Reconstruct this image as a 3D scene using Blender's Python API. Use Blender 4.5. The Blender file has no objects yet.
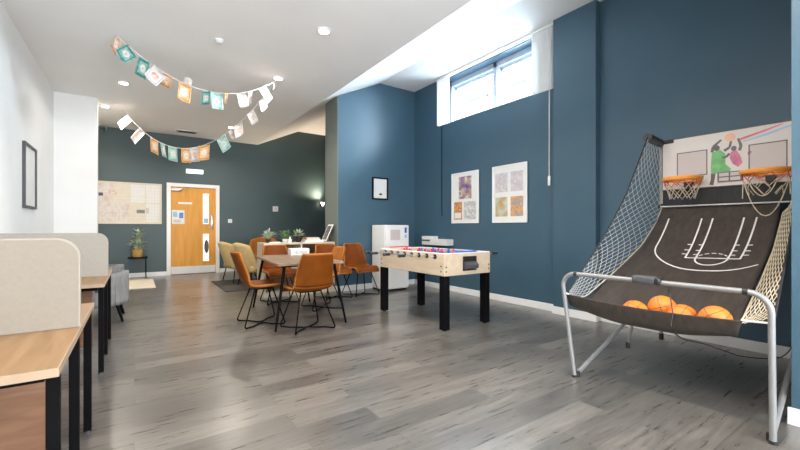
import bpy, bmesh, math, random
from mathutils import Vector, Matrix
random.seed(7)
PI = math.pi
scene = bpy.context.scene
COL = scene.collection

# ------------------------------------------------------------------ camera
cam_d = bpy.data.cameras.new('camera')
cam_d.sensor_width = 36.0
cam_d.lens = 36.0 * 385.0 / 800.0
cam_d.shift_y = 3.0 / 800.0
cam_d.clip_start = 0.05
cam = bpy.data.objects.new('camera', cam_d)
cam.location = (0, 0, 1.15)
cam.rotation_euler = (PI / 2, 0, -math.atan(265.5 / 385.0))
COL.objects.link(cam)
scene.camera = cam

# ------------------------------------------------------------------ view + world
scene.view_settings.view_transform = 'Standard'
scene.view_settings.look = 'None'
scene.view_settings.gamma = 1.0
scene.view_settings.use_curve_mapping = False
scene.view_settings.exposure = 0.17
world = bpy.data.worlds.new('daylight')
world.use_nodes = True
scene.world = world
wbg = world.node_tree.nodes['Background']
wbg.inputs['Color'].default_value = (0.80, 0.90, 1.0, 1)
wbg.inputs['Strength'].default_value = 4.5


def area(name, loc, target, sx, sy, power, color, spread=PI):
    l = bpy.data.lights.new(name, 'AREA')
    l.shape = 'RECTANGLE'
    l.size = sx
    l.size_y = sy
    l.energy = power
    l.color = color
    l.spread = spread
    o = bpy.data.objects.new(name, l)
    o.location = loc
    d = Vector(target) - Vector(loc)
    o.rotation_euler = d.to_track_quat('-Z', 'Y').to_euler()
    COL.objects.link(o)
    return o


# daylight through the high window on the right
area('daylight_high_window', (5.62, 4.41, 3.75), (3.4, 4.0, 2.1), 1.0, 2.2, 400, (0.68, 0.86, 1.0))
area('rear_fill_light', (1.6, -3.45, 1.75), (1.6, 5.0, 9.5), 4.4, 2.3, 500, (0.97, 0.98, 1.0))  # unseen lamp behind the camera, added and tilted up to brighten the ceiling

area('floor_fill_light', (5.75, 4.41, 3.72), (1.5, 3.7, 0.0), 2.3, 0.30, 330, (0.74, 0.88, 1.0))  # extra lamp outside the high window, added to brighten the floor

# downlights: (x, y, power)
DOWN = [(1.80, 4.16, 34), (1.80, 5.87, 30), (-0.14, 7.43, 10), (-0.45, 9.05, 30), (1.80, 2.45, 34), (1.80, 0.74, 34),
        (-0.14, 0.9, 12), (-0.14, 2.3, 14), (3.75, 8.6, 66), (1.80, 9.33, 34)]  # strongest one has no fitting: added to brighten the far right slope and wall
WARM = (1.0, 0.90, 0.78)

# ------------------------------------------------------------------ materials
def nm(name):
    m = bpy.data.materials.new(name)
    m.use_nodes = True
    nt = m.node_tree
    return m, nt, nt.nodes['Principled BSDF']


def mat(name, col, rough=0.5, metal=0.0, var=0.06, scale=8.0, bump=0.0, bscale=200.0, stretch=None, spec=0.5, coat=0.0, sheen=0.0):
    m, nt, b = nm(name)
    tc = nt.nodes.new('ShaderNodeTexCoord')
    mp = nt.nodes.new('ShaderNodeMapping')
    if stretch:
        mp.inputs['Scale'].default_value = stretch
    nt.links.new(tc.outputs['Object'], mp.inputs['Vector'])
    n = nt.nodes.new('ShaderNodeTexNoise')
    n.inputs['Scale'].default_value = scale
    n.inputs['Detail'].default_value = 4
    nt.links.new(mp.outputs['Vector'], n.inputs['Vector'])
    r = nt.nodes.new('ShaderNodeValToRGB')
    lo = [max(0, c * (1 - var)) for c in col]
    hi = [min(1, c * (1 + var)) for c in col]
    r.color_ramp.elements[0].position = 0.3
    r.color_ramp.elements[1].position = 0.7
    r.color_ramp.elements[0].color = (*lo, 1)
    r.color_ramp.elements[1].color = (*hi, 1)
    nt.links.new(n.outputs['Fac'], r.inputs['Fac'])
    nt.links.new(r.outputs['Color'], b.inputs['Base Color'])
    b.inputs['Roughness'].default_value = rough
    b.inputs['Metallic'].default_value = metal
    b.inputs['Specular IOR Level'].default_value = spec
    b.inputs['Coat Weight'].default_value = coat
    b.inputs['Sheen Weight'].default_value = sheen
    if bump > 0:
        n2 = nt.nodes.new('ShaderNodeTexNoise')
        n2.inputs['Scale'].default_value = bscale
        nt.links.new(mp.outputs['Vector'], n2.inputs['Vector'])
        bp = nt.nodes.new('ShaderNodeBump')
        bp.inputs['Strength'].default_value = bump
        bp.inputs['Distance'].default_value = 0.005
        nt.links.new(n2.outputs['Fac'], bp.inputs['Height'])
        nt.links.new(bp.outputs['Normal'], b.inputs['Normal'])
    return m


def emit(name, col, strength):
    m, nt, b = nm(name)
    b.inputs['Base Color'].default_value = (*col, 1)
    b.inputs['Emission Color'].default_value = (*col, 1)
    b.inputs['Emission Strength'].default_value = strength
    return m


def floor_material():
    m, nt, b = nm('grey_plank_vinyl')
    N, L = nt.nodes, nt.links
    tc = N.new('ShaderNodeTexCoord')
    br = N.new('ShaderNodeTexBrick')
    br.offset = 0.37
    br.inputs['Scale'].default_value = 1.0
    br.inputs['Brick Width'].default_value = 1.22
    br.inputs['Row Height'].default_value = 0.18
    br.inputs['Mortar Size'].default_value = 0.0020
    br.inputs['Mortar Smooth'].default_value = 0.3
    br.inputs['Bias'].default_value = 0.0
    br.inputs['Color1'].default_value = (0, 0, 0, 1)
    br.inputs['Color2'].default_value = (1, 1, 1, 1)
    br.inputs['Mortar'].default_value = (0.5, 0.5, 0.5, 1)
    L.new(tc.outputs['Object'], br.inputs['Vector'])
    # shift the grain per plank
    add = N.new('ShaderNodeVectorMath'); add.operation = 'MULTIPLY_ADD'
    L.new(br.outputs['Color'], add.inputs[0]); add.inputs[1].default_value = (7.3, 3.1, 5.0)
    L.new(tc.outputs['Object'], add.inputs[2])
    mp = N.new('ShaderNodeMapping'); mp.inputs['Scale'].default_value = (1.0, 11.0, 1.0)
    L.new(add.outputs['Vector'], mp.inputs['Vector'])
    g1 = N.new('ShaderNodeTexNoise'); g1.inputs['Scale'].default_value = 3.2; g1.inputs['Detail'].default_value = 8; g1.inputs['Roughness'].default_value = 0.65
    L.new(mp.outputs['Vector'], g1.inputs['Vector'])
    mp2 = N.new('ShaderNodeMapping'); mp2.inputs['Scale'].default_value = (3.2, 4.4, 1.0)
    L.new(add.outputs['Vector'], mp2.inputs['Vector'])
    kn = N.new('ShaderNodeTexNoise'); kn.inputs['Scale'].default_value = 2.4; kn.inputs['Detail'].default_value = 5; kn.inputs['Roughness'].default_value = 0.6
    L.new(mp2.outputs['Vector'], kn.inputs['Vector'])
    r1 = N.new('ShaderNodeValToRGB')
    e = r1.color_ramp.elements
    e[0].position = 0.28; e[0].color = (0.064, 0.058, 0.051, 1)
    e[1].position = 0.74; e[1].color = (0.166, 0.152, 0.138, 1)
    L.new(g1.outputs['Fac'], r1.inputs['Fac'])
    r2 = N.new('ShaderNodeValToRGB')
    e = r2.color_ramp.elements
    e[0].position = 0.60; e[0].color = (1, 1, 1, 1)
    e[1].position = 0.78; e[1].color = (0.36, 0.35, 0.34, 1)
    L.new(kn.outputs['Fac'], r2.inputs['Fac'])
    mx = N.new('ShaderNodeMixRGB'); mx.blend_type = 'MULTIPLY'; mx.inputs['Fac'].default_value = 0.5
    L.new(r1.outputs['Color'], mx.inputs['Color1']); L.new(r2.outputs['Color'], mx.inputs['Color2'])
    pl = N.new('ShaderNodeValToRGB')
    pl.color_ramp.elements[0].color = (0.62, 0.62, 0.62, 1); pl.color_ramp.elements[1].color = (1.32, 1.31, 1.29, 1)
    L.new(br.outputs['Color'], pl.inputs['Fac'])
    m2 = N.new('ShaderNodeMixRGB'); m2.blend_type = 'MULTIPLY'; m2.inputs['Fac'].default_value = 1
    L.new(mx.outputs['Color'], m2.inputs['Color1']); L.new(pl.outputs['Color'], m2.inputs['Color2'])
    m3 = N.new('ShaderNodeMixRGB'); m3.inputs['Color2'].default_value = (0.05, 0.048, 0.045, 1)
    L.new(br.outputs['Fac'], m3.inputs['Fac']); L.new(m2.outputs['Color'], m3.inputs['Color1'])
    L.new(m3.outputs['Color'], b.inputs['Base Color'])
    rr = N.new('ShaderNodeMapRange'); b.inputs['Specular IOR Level'].default_value = 0.85
    b.inputs['Coat Weight'].default_value = 0.35; b.inputs['Coat Roughness'].default_value = 0.30
    rr.inputs['To Min'].default_value = 0.22; rr.inputs['To Max'].default_value = 0.36
    L.new(g1.outputs['Fac'], rr.inputs['Value']); L.new(rr.outputs['Result'], b.inputs['Roughness'])
    bp = N.new('ShaderNodeBump'); bp.inputs['Strength'].default_value = 0.10; bp.inputs['Distance'].default_value = 0.003
    L.new(g1.outputs['Fac'], bp.inputs['Height']); L.new(bp.outputs['Normal'], b.inputs['Normal'])
    return m


def wood(name, dark, light, scale=(1.2, 14, 14), rough=0.4, nscale=2.5):
    m, nt, b = nm(name)
    N, L = nt.nodes, nt.links
    tc = N.new('ShaderNodeTexCoord'); mp = N.new('ShaderNodeMapping')
    mp.inputs['Scale'].default_value = scale
    L.new(tc.outputs['Object'], mp.inputs['Vector'])
    n = N.new('ShaderNodeTexNoise'); n.inputs['Scale'].default_value = nscale; n.inputs['Detail'].default_value = 6; n.inputs['Distortion'].default_value = 0.6
    L.new(mp.outputs['Vector'], n.inputs['Vector'])
    r = N.new('ShaderNodeValToRGB')
    r.color_ramp.elements[0].position = 0.32; r.color_ramp.elements[0].color = (*dark, 1)
    r.color_ramp.elements[1].position = 0.68; r.color_ramp.elements[1].color = (*light, 1)
    L.new(n.outputs['Fac'], r.inputs['Fac']); L.new(r.outputs['Color'], b.inputs['Base Color'])
    b.inputs['Roughness'].default_value = rough
    b.inputs['Specular IOR Level'].default_value = 0.25
    return m


def print_mat(name, cols, scale=14.0, stretch=(1, 1, 1), rough=0.5):
    """printed paper: soft patches of several colours"""
    m, nt, b = nm(name)
    N, L = nt.nodes, nt.links
    tc = N.new('ShaderNodeTexCoord'); mp = N.new('ShaderNodeMapping')
    mp.inputs['Scale'].default_value = stretch
    L.new(tc.outputs['Object'], mp.inputs['Vector'])
    n = N.new('ShaderNodeTexNoise'); n.inputs['Scale'].default_value = scale; n.inputs['Detail'].default_value = 3
    L.new(mp.outputs['Vector'], n.inputs['Vector'])
    r = N.new('ShaderNodeValToRGB')
    r.color_ramp.interpolation = 'EASE'
    k = len(cols)
    while len(r.color_ramp.elements) < k:
        r.color_ramp.elements.new(0.5)
    for i, c in enumerate(cols):
        r.color_ramp.elements[i].position = 0.33 + 0.34 * i / max(1, k - 1)
        r.color_ramp.elements[i].color = (*c, 1)
    L.new(n.outputs['Fac'], r.inputs['Fac']); L.new(r.outputs['Color'], b.inputs['Base Color'])
    b.inputs['Roughness'].default_value = rough
    return m


M = {}
M['floor'] = floor_material()
M['white_wall'] = mat('white_wall_paint', (0.82, 0.81, 0.79), 0.65, var=0.015, scale=3, bump=0.03)
M['ceiling'] = mat('white_ceiling_paint', (0.90, 0.895, 0.88), 0.8, var=0.012, scale=2)
M['blue'] = mat('teal_blue_wall_paint', (0.044, 0.097, 0.139), 0.40, var=0.05, scale=2.0, bump=0.04)
M['green'] = mat('blue_wall_paint_warm_lit', (0.058, 0.094, 0.099), 0.5, var=0.05, scale=2.0, bump=0.04)  # same blue paint as the right wall; warm light is put into the colour
M['warm_lit_end'] = mat('wall_end_paint_warm_lit', (0.150, 0.175, 0.158), 0.5, var=0.04, scale=2.0, bump=0.04)  # end face of the blue wall, with warm light put into its colour
M['skirt'] = mat('white_gloss_paint', (0.78, 0.78, 0.77), 0.35, var=0.02)
M['white'] = mat('white_plastic', (0.78, 0.78, 0.77), 0.4, var=0.02)
M['offwhite'] = mat('off_white_plastic', (0.66, 0.66, 0.64), 0.4, var=0.03)
M['upvc'] = mat('white_window_plastic_shaded', (0.38, 0.43, 0.50), 0.35, var=0.02)  # white frame plastic with its blue-grey shade put into the colour
M['black'] = mat('black_powder_coat', (0.004, 0.004, 0.0045), 0.5, var=0.1, spec=0.05)
M['blackpl'] = mat('black_plastic', (0.015, 0.015, 0.016), 0.35, var=0.1)
M['dark'] = mat('dark_grey_plastic', (0.06, 0.06, 0.065), 0.45, var=0.1)
M['chrome'] = mat('brushed_steel', (0.62, 0.62, 0.62), 0.28, metal=1.0, var=0.04)
M['silver'] = mat('silver_powder_coat', (0.27, 0.27, 0.27), 0.38, metal=0.4, var=0.04)
M['oak'] = wood('pale_oak_laminate', (0.205, 0.117, 0.055), (0.28, 0.170, 0.088), (10, 0.9, 10))
M['oak_edge'] = mat('oak_edge_band', (0.34, 0.24, 0.16), 0.4, var=0.08)
M['walnut'] = wood('reddish_brown_laminate', (0.17, 0.085, 0.048), (0.25, 0.135, 0.08), (1.2, 10, 10))
M['screen'] = mat('beige_screen_fabric', (0.245, 0.215, 0.175), 0.9, var=0.03, scale=60, bump=0.15, bscale=500)
M['screen2'] = mat('pale_grey_screen_fabric', (0.31, 0.29, 0.255), 0.9, var=0.03, scale=60, bump=0.15, bscale=500)
M['screen_trim'] = mat('cream_screen_edge', (0.32, 0.285, 0.235), 0.7, var=0.03)
M['lamp_grey'] = mat('mid_grey_print', (0.22, 0.21, 0.19), 0.6, var=0.2, scale=30)
M['tan'] = mat('tan_leather', (0.150, 0.040, 0.0035), 0.45, spec=0.12, var=0.18, scale=6, bump=0.12, bscale=180)
M['tan2'] = mat('faded_tan_leather', (0.30, 0.105, 0.020), 0.45, spec=0.12, var=0.15, scale=6, bump=0.12, bscale=180)
M['brown'] = mat('red_brown_leather', (0.150, 0.037, 0.005), 0.45, spec=0.12, var=0.18, scale=6, bump=0.12, bscale=180)
M['mustard'] = mat('mustard_fabric', (0.60, 0.43, 0.19), 0.8, var=0.08, scale=10, bump=0.15, bscale=300)
M['tabletop'] = wood('grey_oak_tabletop', (0.15, 0.098, 0.062), (0.26, 0.18, 0.122), (9, 0.8, 9), 0.38)
M['doorwood'] = wood('golden_oak_veneer', (0.60, 0.265, 0.032), (0.70, 0.335, 0.055), (8, 8, 0.7), 0.4)
M['maple'] = wood('pale_maple_laminate', (0.46, 0.365, 0.265), (0.53, 0.435, 0.325), (9, 0.9, 6), 0.4)
M['divider'] = wood('cream_beech_laminate', (0.52, 0.43, 0.32), (0.62, 0.53, 0.41), (1, 9, 9), 0.45)
M['fridge'] = mat('white_enamel', (0.76, 0.76, 0.74), 0.3, var=0.015)
M['field'] = mat('pale_playfield', (0.55, 0.62, 0.66), 0.35, var=0.05)
M['red'] = mat('red_plastic', (0.55, 0.03, 0.035), 0.35, var=0.1)
M['bluepl'] = mat('blue_plastic', (0.03, 0.12, 0.50), 0.35, var=0.1)
M['sheet'] = mat('brown_black_nylon_sheet', (0.044, 0.034, 0.028), 0.46, var=0.30, scale=5, stretch=(1.2, 6, 3), bump=0.1, bscale=300)
M['blacknylon'] = mat('black_nylon', (0.014, 0.013, 0.013), 0.6, var=0.3, scale=8, stretch=(1, 6, 1))
M['line'] = mat('white_court_paint', (0.70, 0.69, 0.67), 0.6, var=0.04)
M['net'] = mat('white_net_cord', (0.36, 0.36, 0.355), 0.7, var=0.05)
M['rope'] = mat('cream_net_cord', (0.50, 0.43, 0.31), 0.7, var=0.2, scale=40)
M['redrope'] = mat('red_net_cord', (0.60, 0.09, 0.07), 0.7, var=0.1)
M['bluerope'] = mat('blue_net_cord', (0.16, 0.19, 0.42), 0.7, var=0.1)
M['orange'] = mat('orange_basketball_rubber', (0.78, 0.20, 0.022), 0.5, var=0.05, bump=0.25, bscale=350)
M['rim'] = mat('orange_rim_plastic', (0.86, 0.33, 0.06), 0.4, var=0.05)
M['board'] = mat('pale_backboard', (0.66, 0.61, 0.57), 0.35, var=0.02)
M['lilac'] = mat('pale_grey_panel', (0.55, 0.48, 0.46), 0.35, var=0.02)
M['greenink'] = mat('green_ink', (0.16, 0.42, 0.16), 0.5, var=0.2, scale=20)
M['pinkink'] = mat('pink_ink', (0.56, 0.17, 0.28), 0.5, var=0.2, scale=20)
M['greyink'] = mat('grey_ink', (0.14, 0.12, 0.12), 0.5, var=0.2)
M['skyink'] = mat('pale_blue_ink', (0.30, 0.52, 0.70), 0.5, var=0.1)
M['hotink'] = mat('coral_ink', (0.72, 0.18, 0.24), 0.5, var=0.1)
M['peach'] = mat('peach_ink', (0.78, 0.42, 0.28), 0.5, var=0.1)
M['terracotta'] = mat('terracotta_glaze', (0.52, 0.25, 0.09), 0.5, var=0.1)
M['basket'] = mat('woven_straw', (0.60, 0.34, 0.09), 0.7, var=0.2, scale=40, stretch=(1, 1, 5))
M['leaf'] = mat('green_leaf', (0.16, 0.27, 0.11), 0.5, var=0.35, scale=9)
M['leafpale'] = mat('pale_grey_green_leaf', (0.40, 0.47, 0.33), 0.5, var=0.35, scale=9)
M['soil'] = mat('dark_soil', (0.03, 0.022, 0.016), 0.9, var=0.3)
M['greyfab'] = mat('grey_upholstery', (0.20, 0.195, 0.19), 0.9, var=0.10, scale=14, bump=0.2, bscale=350)
M['dkgrey'] = mat('dark_grey_upholstery', (0.11, 0.108, 0.10), 0.9, var=0.1, scale=14, bump=0.2, bscale=350)
M['paper'] = mat('white_paper', (0.74, 0.73, 0.70), 0.7, var=0.03)
M['cream'] = mat('cream_paper', (0.70, 0.64, 0.53), 0.7, var=0.04)
M['patch'] = mat('cream_floor_patch', (0.62, 0.56, 0.45), 0.95, var=0.06, scale=60, bump=0.3, bscale=300)
M['darkpatch'] = mat('charcoal_floor_patch', (0.055, 0.05, 0.045), 0.95, var=0.15, scale=60, bump=0.3, bscale=300)
M['grid'] = print_mat('faded_chart_print', [(0.62, 0.56, 0.48), (0.70, 0.66, 0.60), (0.66, 0.58, 0.55), (0.60, 0.50, 0.38)], 6, (1, 1, 1))
M['pr_purple'] = print_mat('purple_poster_print', [(0.10, 0.10, 0.26), (0.28, 0.17, 0.28), (0.45, 0.30, 0.18), (0.62, 0.60, 0.58), (0.12, 0.14, 0.16)], 7, (1, 1, 1))
M['pr_orange'] = print_mat('orange_poster_print', [(0.52, 0.20, 0.05), (0.66, 0.30, 0.09), (0.40, 0.13, 0.06), (0.70, 0.55, 0.40)], 12)
M['pr_sketch'] = print_mat('pale_sketch_print', [(0.66, 0.64, 0.61), (0.62, 0.60, 0.58), (0.40, 0.40, 0.40), (0.66, 0.65, 0.62)], 13)
M['pr_pale'] = print_mat('pale_lilac_print', [(0.62, 0.57, 0.57), (0.58, 0.52, 0.53), (0.50, 0.45, 0.47), (0.64, 0.60, 0.58)], 11)
M['pr_garden'] = print_mat('brown_green_print', [(0.33, 0.30, 0.20), (0.55, 0.37, 0.15), (0.45, 0.47, 0.36), (0.60, 0.56, 0.46)], 9)
M['pr_rust'] = print_mat('rust_print', [(0.58, 0.24, 0.08), (0.66, 0.36, 0.14), (0.30, 0.28, 0.30), (0.62, 0.42, 0.25)], 10)
M['pr_teal'] = print_mat('teal_bunting_print', [(0.12, 0.36, 0.32), (0.22, 0.46, 0.42), (0.42, 0.58, 0.52)], 26)
M['pr_mint'] = print_mat('mint_bunting_print', [(0.30, 0.52, 0.46), (0.42, 0.60, 0.53), (0.58, 0.66, 0.58)], 26)
M['pr_or'] = print_mat('orange_bunting_print', [(0.70, 0.36, 0.13), (0.74, 0.48, 0.25), (0.74, 0.62, 0.48)], 26)
M['pr_white'] = print_mat('white_bunting_print', [(0.74, 0.72, 0.69), (0.72, 0.68, 0.63), (0.66, 0.50, 0.42)], 22)
M['pr_pink'] = print_mat('coral_bunting_print', [(0.62, 0.28, 0.22), (0.70, 0.48, 0.40), (0.74, 0.66, 0.60)], 22)
M['pr_board'] = print_mat('board_print', [(0.60, 0.58, 0.55), (0.35, 0.34, 0.33), (0.66, 0.64, 0.6)], 16, (8, 1, 1))
M['lamp'] = emit('downlight_glow', (1.0, 0.93, 0.82), 14)
M['sconce'] = emit('sconce_glow', (1.0, 0.85, 0.68), 9)
M['exit'] = emit('exit_sign_glow', (0.80, 0.90, 1.0), 1.1)
M['exitmark'] = emit('exit_sign_mark', (0.55, 0.74, 0.84), 0.7)
M['vision'] = emit('lit_lobby_glass', (0.92, 0.93, 0.95), 0.55)
M['outside'] = emit('overcast_sky_glow', (0.93, 0.97, 1.0), 1.6)

g = bpy.data.materials.new('window_glass')
g.use_nodes = True
gn = g.node_tree
for n in list(gn.nodes):
    if n.type != 'OUTPUT_MATERIAL':
        gn.nodes.remove(n)
gt = gn.nodes.new('ShaderNodeBsdfTransparent'); gg = gn.nodes.new('ShaderNodeBsdfGlossy'); gm = gn.nodes.new('ShaderNodeMixShader')
gg.inputs['Roughness'].default_value = 0.03
gm.inputs['Fac'].default_value = 0.06
gn.links.new(gt.outputs[0], gm.inputs[1]); gn.links.new(gg.outputs[0], gm.inputs[2])
gn.links.new(gm.outputs[0], [n for n in gn.nodes if n.type == 'OUTPUT_MATERIAL'][0].inputs['Surface'])
M['glass'] = g


# ------------------------------------------------------------------ mesh helpers
class MB:
    def __init__(self):
        self.bm = bmesh.new()

    def box(self, x0, x1, y0, y1, z0, z1, bevel=0.0, seg=2, mtx=None):
        r = bmesh.ops.create_cube(self.bm, size=1.0)
        vs = r['verts']
        sx, sy, sz = x1 - x0, y1 - y0, z1 - z0
        cx, cy, cz = (x0 + x1) / 2, (y0 + y1) / 2, (z0 + z1) / 2
        for v in vs:
            v.co = Vector((v.co.x * sx + cx, v.co.y * sy + cy, v.co.z * sz + cz))
        if bevel > 0:
            es = list({e for v in vs for e in v.link_edges})
            rb = bmesh.ops.bevel(self.bm, geom=es, offset=min(bevel, 0.49 * min(abs(sx), abs(sy), abs(sz))), segments=seg, profile=0.5, affect='EDGES')
            vs = list({v for f in rb['faces'] for v in f.verts} | {v for v in vs if v.is_valid})
        if mtx:
            for v in vs:
                v.co = mtx @ v.co
        return self

    def tube(self, pts, r, seg=8, closed=False, caps=True):
        pts = [Vector(p) for p in pts]
        n = len(pts)
        rings = []
        prev = None
        for i, p in enumerate(pts):
            if closed:
                d = pts[(i + 1) % n] - pts[i - 1]
            elif i == 0:
                d = pts[1] - p
            elif i == n - 1:
                d = p - pts[i - 1]
            else:
                d = (pts[i + 1] - p).normalized() + (p - pts[i - 1]).normalized()
            d.normalize()
            if prev is None:
                a = Vector((0, 0, 1)) if abs(d.z) < 0.9 else Vector((1, 0, 0))
                u = d.cross(a).normalized()
            else:
                u = prev - d * prev.dot(d)
                u = u.normalized() if u.length > 1e-6 else d.orthogonal().normalized()
            prev = u
            w = d.cross(u)
            rr = r[i] if isinstance(r, (list, tuple)) else r
            rings.append([self.bm.verts.new(p + (u * math.cos(2 * PI * k / seg) + w * math.sin(2 * PI * k / seg)) * rr) for k in range(seg)])
        m = n if closed else n - 1
        for i in range(m):
            a, b = rings[i], rings[(i + 1) % n]
            for k in range(seg):
                self.bm.faces.new((a[k], a[(k + 1) % seg], b[(k + 1) % seg], b[k]))
        if caps and not closed:
            self.bm.faces.new(list(reversed(rings[0])))
            self.bm.faces.new(rings[-1])
        return self

    def lathe(self, prof, seg=20, c=(0, 0, 0), axis='Z'):
        rings = []
        for (r, z) in prof:
            ring = []
            for k in range(seg):
                a = 2 * PI * k / seg
                if axis == 'Z':
                    co = (c[0] + r * math.cos(a), c[1] + r * math.sin(a), c[2] + z)
                elif axis == 'X':
                    co = (c[0] + z, c[1] + r * math.cos(a), c[2] + r * math.sin(a))
                else:
                    co = (c[0] + r * math.sin(a), c[1] + z, c[2] + r * math.cos(a))
                ring.append(self.bm.verts.new(co))
            rings.append(ring)
        for a, b in zip(rings, rings[1:]):
            for k in range(seg):
                self.bm.faces.new((a[k], a[(k + 1) % seg], b[(k + 1) % seg], b[k]))
        self.bm.faces.new(list(reversed(rings[0])))
        self.bm.faces.new(rings[-1])
        return self

    def sphere(self, c, r, u=16, v=10, sc=(1, 1, 1)):
        res = bmesh.ops.create_uvsphere(self.bm, u_segments=u, v_segments=v, radius=r)
        for w in res['verts']:
            w.co = Vector((w.co.x * sc[0] + c[0], w.co.y * sc[1] + c[1], w.co.z * sc[2] + c[2]))
        return self

    def grid(self, fn, nu, nv):
        vs = [[self.bm.verts.new(fn(i / nu, j / nv)) for j in range(nv + 1)] for i in range(nu + 1)]
        for i in range(nu):
            for j in range(nv):
                self.bm.faces.new((vs[i][j], vs[i + 1][j], vs[i + 1][j + 1], vs[i][j + 1]))
        return self

    def prism(self, poly, off):
        """closed polygon (3D points) extruded by the vector off"""
        off = Vector(off)
        a = [self.bm.verts.new(Vector(p)) for p in poly]
        b = [self.bm.verts.new(Vector(p) + off) for p in poly]
        n = len(poly)
        self.bm.faces.new(a)
        self.bm.faces.new(list(reversed(b)))
        for i in range(n):
            self.bm.faces.new((a[i], b[i], b[(i + 1) % n], a[(i + 1) % n]))
        return self

    def obj(self, name, m, parent=None, smooth=False, solid=0.0, sub=0):
        bmesh.ops.recalc_face_normals(self.bm, faces=self.bm.faces)
        me = bpy.data.meshes.new(name)
        self.bm.to_mesh(me)
        self.bm.free()
        if smooth:
            for p in me.polygons:
                p.use_smooth = True
            if smooth != 'all':
                try:
                    me.set_sharp_from_angle(angle=math.radians(40))
                except Exception:
                    pass
        o = bpy.data.objects.new(name, me)
        o.data.materials.append(M[m] if isinstance(m, str) else m)
        COL.objects.link(o)
        if parent:
            o.parent = parent
        if solid:
            md = o.modifiers.new('thickness', 'SOLIDIFY'); md.thickness = solid; md.offset = 0
        if sub:
            md = o.modifiers.new('smooth', 'SUBSURF'); md.levels = sub; md.render_levels = sub
        return o


def tag(o, label, cat, group=None, kind=None):
    o['label'] = label
    o['category'] = cat
    if group:
        o['group'] = group
    if kind:
        o['kind'] = kind
    return o


def thing(name, label, cat, loc=(0, 0, 0), rz=0.0, group=None):
    o = bpy.data.objects.new(name, None)
    o.empty_display_size = 0.1
    o.location = loc
    o.rotation_euler = (0, 0, rz)
    COL.objects.link(o)
    return tag(o, label, cat, group)


def kids(o):
    return [c for c in bpy.data.objects if c.parent == o]


def dup(root, loc, rz, label, group=None, remap=None):
    def cp(o, parent):
        c = o.copy()
        COL.objects.link(c)
        if parent:
            c.parent = parent
        if remap and o.type == 'MESH' and o.name.split('.')[0] in remap:
            c.data = o.data.copy()
            c.data.materials[0] = M[remap[o.name.split('.')[0]]]
        for ch in kids(o):
            cp(ch, c)
        return c
    r = cp(root, None)
    r.location = loc
    r.rotation_euler = (0, 0, rz)
    r['label'] = label
    if group:
        r['group'] = group
    return r


def struct(name, mb, m):
    o = mb.obj(name, m)
    o['kind'] = 'structure'
    o['label'] = name.replace('_', ' ')
    return o


def spart(mb, name, m, parent, **k):
    return mb.obj(name, m, parent, **k)


def ring_y(mb, x0, x1, z0, z1, w, y0, y1, wb=None):
    wb = w if wb is None else wb
    mb.box(x0, x0 + w, y0, y1, z0, z1).box(x1 - w, x1, y0, y1, z0, z1).box(x0 + w, x1 - w, y0, y1, z1 - w, z1)
    return mb.box(x0 + w, x1 - w, y0, y1, z0, z0 + wb)


def ring_x(mb, y0, y1, z0, z1, w, x0, x1):
    return mb.box(x0, x1, y0, y0 + w, z0, z1).box(x0, x1, y1 - w, y1, z0, z1).box(x0, x1, y0 + w, y1 - w, z1 - w, z1).box(x0, x1, y0 + w, y1 - w, z0, z0 + w)


def strip(mb, pts, w, up=None, th=0.002):
    """flat ribbon through points lying on a surface: thin box segments"""
    for a, b in zip(pts, pts[1:]):
        a, b = Vector(a), Vector(b)
        d = (b - a)
        if d.length < 1e-6:
            continue
        d.normalize()
        side = d.cross(Vector(up)).normalized() * (w / 2)
        nrm = Vector(up).normalized() * th
        e = d * (w * 0.25)
        q = [a - e - side, b + e - side, b + e + side, a - e + side]
        mb.prism(q, nrm)


# ------------------------------------------------------------------ the room
XL, XR, YF, YB = -1.11, 4.75, 10.9, -3.5
ZL, ZH = 3.43, 3.95
XE, XG = 2.78, 3.91          # edge of the low ceiling, start of the high flat ceiling
XP = 3.03                    # end face of the short return wall
struct('floor', MB().box(XL - 0.3, XR + 0.3, YB - 0.3, YF + 0.3, -0.12, 0.0), 'floor')
mb = MB()
prof = [(XL - 0.3, ZL), (XE, ZL), (XG, ZH), (XR + 0.3, ZH), (XR + 0.3, ZH + 0.25), (XL - 0.3, ZH + 0.25)]
mb.prism([(x, YB - 0.3, z) for x, z in prof], (0, YF - YB + 0.6, 0))
struct('ceiling', mb, 'ceiling')
struct('wall_left', MB().box(XL - 0.2, XL, YB, YF + 0.2, 0, ZL + 0.02), 'white_wall')
struct('wall_left_return', MB().box(XL, -0.535, 8.57, 8.72, 0, ZL + 0.01), 'white_wall')
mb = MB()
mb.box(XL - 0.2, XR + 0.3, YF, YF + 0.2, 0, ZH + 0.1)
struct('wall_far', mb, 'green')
# right wall with the high window opening
WY0, WY1, WZ0, WZ1 = 3.34, 5.47, 3.075, 3.90
mb = MB()
mb.box(XR, XR + 0.3, YB, WY0, 0, ZH + 0.1)
mb.box(XR, XR + 0.3, WY1, YF, 0, ZH + 0.1)
mb.box(XR, XR + 0.3, WY0, WY1, 0, WZ0)
mb.box(XR, XR + 0.3, WY0, WY1, WZ1, ZH + 0.1)
struct('wall_right', mb, 'blue')
struct('wall_right_pilaster', MB().box(4.65, XR, 2.52, 3.10, 0, ZH + 0.02), 'blue')
struct('wall_right_pier', MB().box(3.17, XR, -0.5, 0.555, 0, ZH + 0.02), 'blue')
mb = MB()
mb.prism([(XP, 6.36, 0), (XR, 6.36, 0), (XR, 6.36, ZH + 0.05), (XP, 6.36, ZH + 0.05)], (0, 0.54, 0))
struct('wall_return', mb, 'blue')
struct('wall_return_end', MB().box(XP - 0.012, XP, 6.362, 6.90, 0, ZL + 0.10), 'warm_lit_end')
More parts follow.
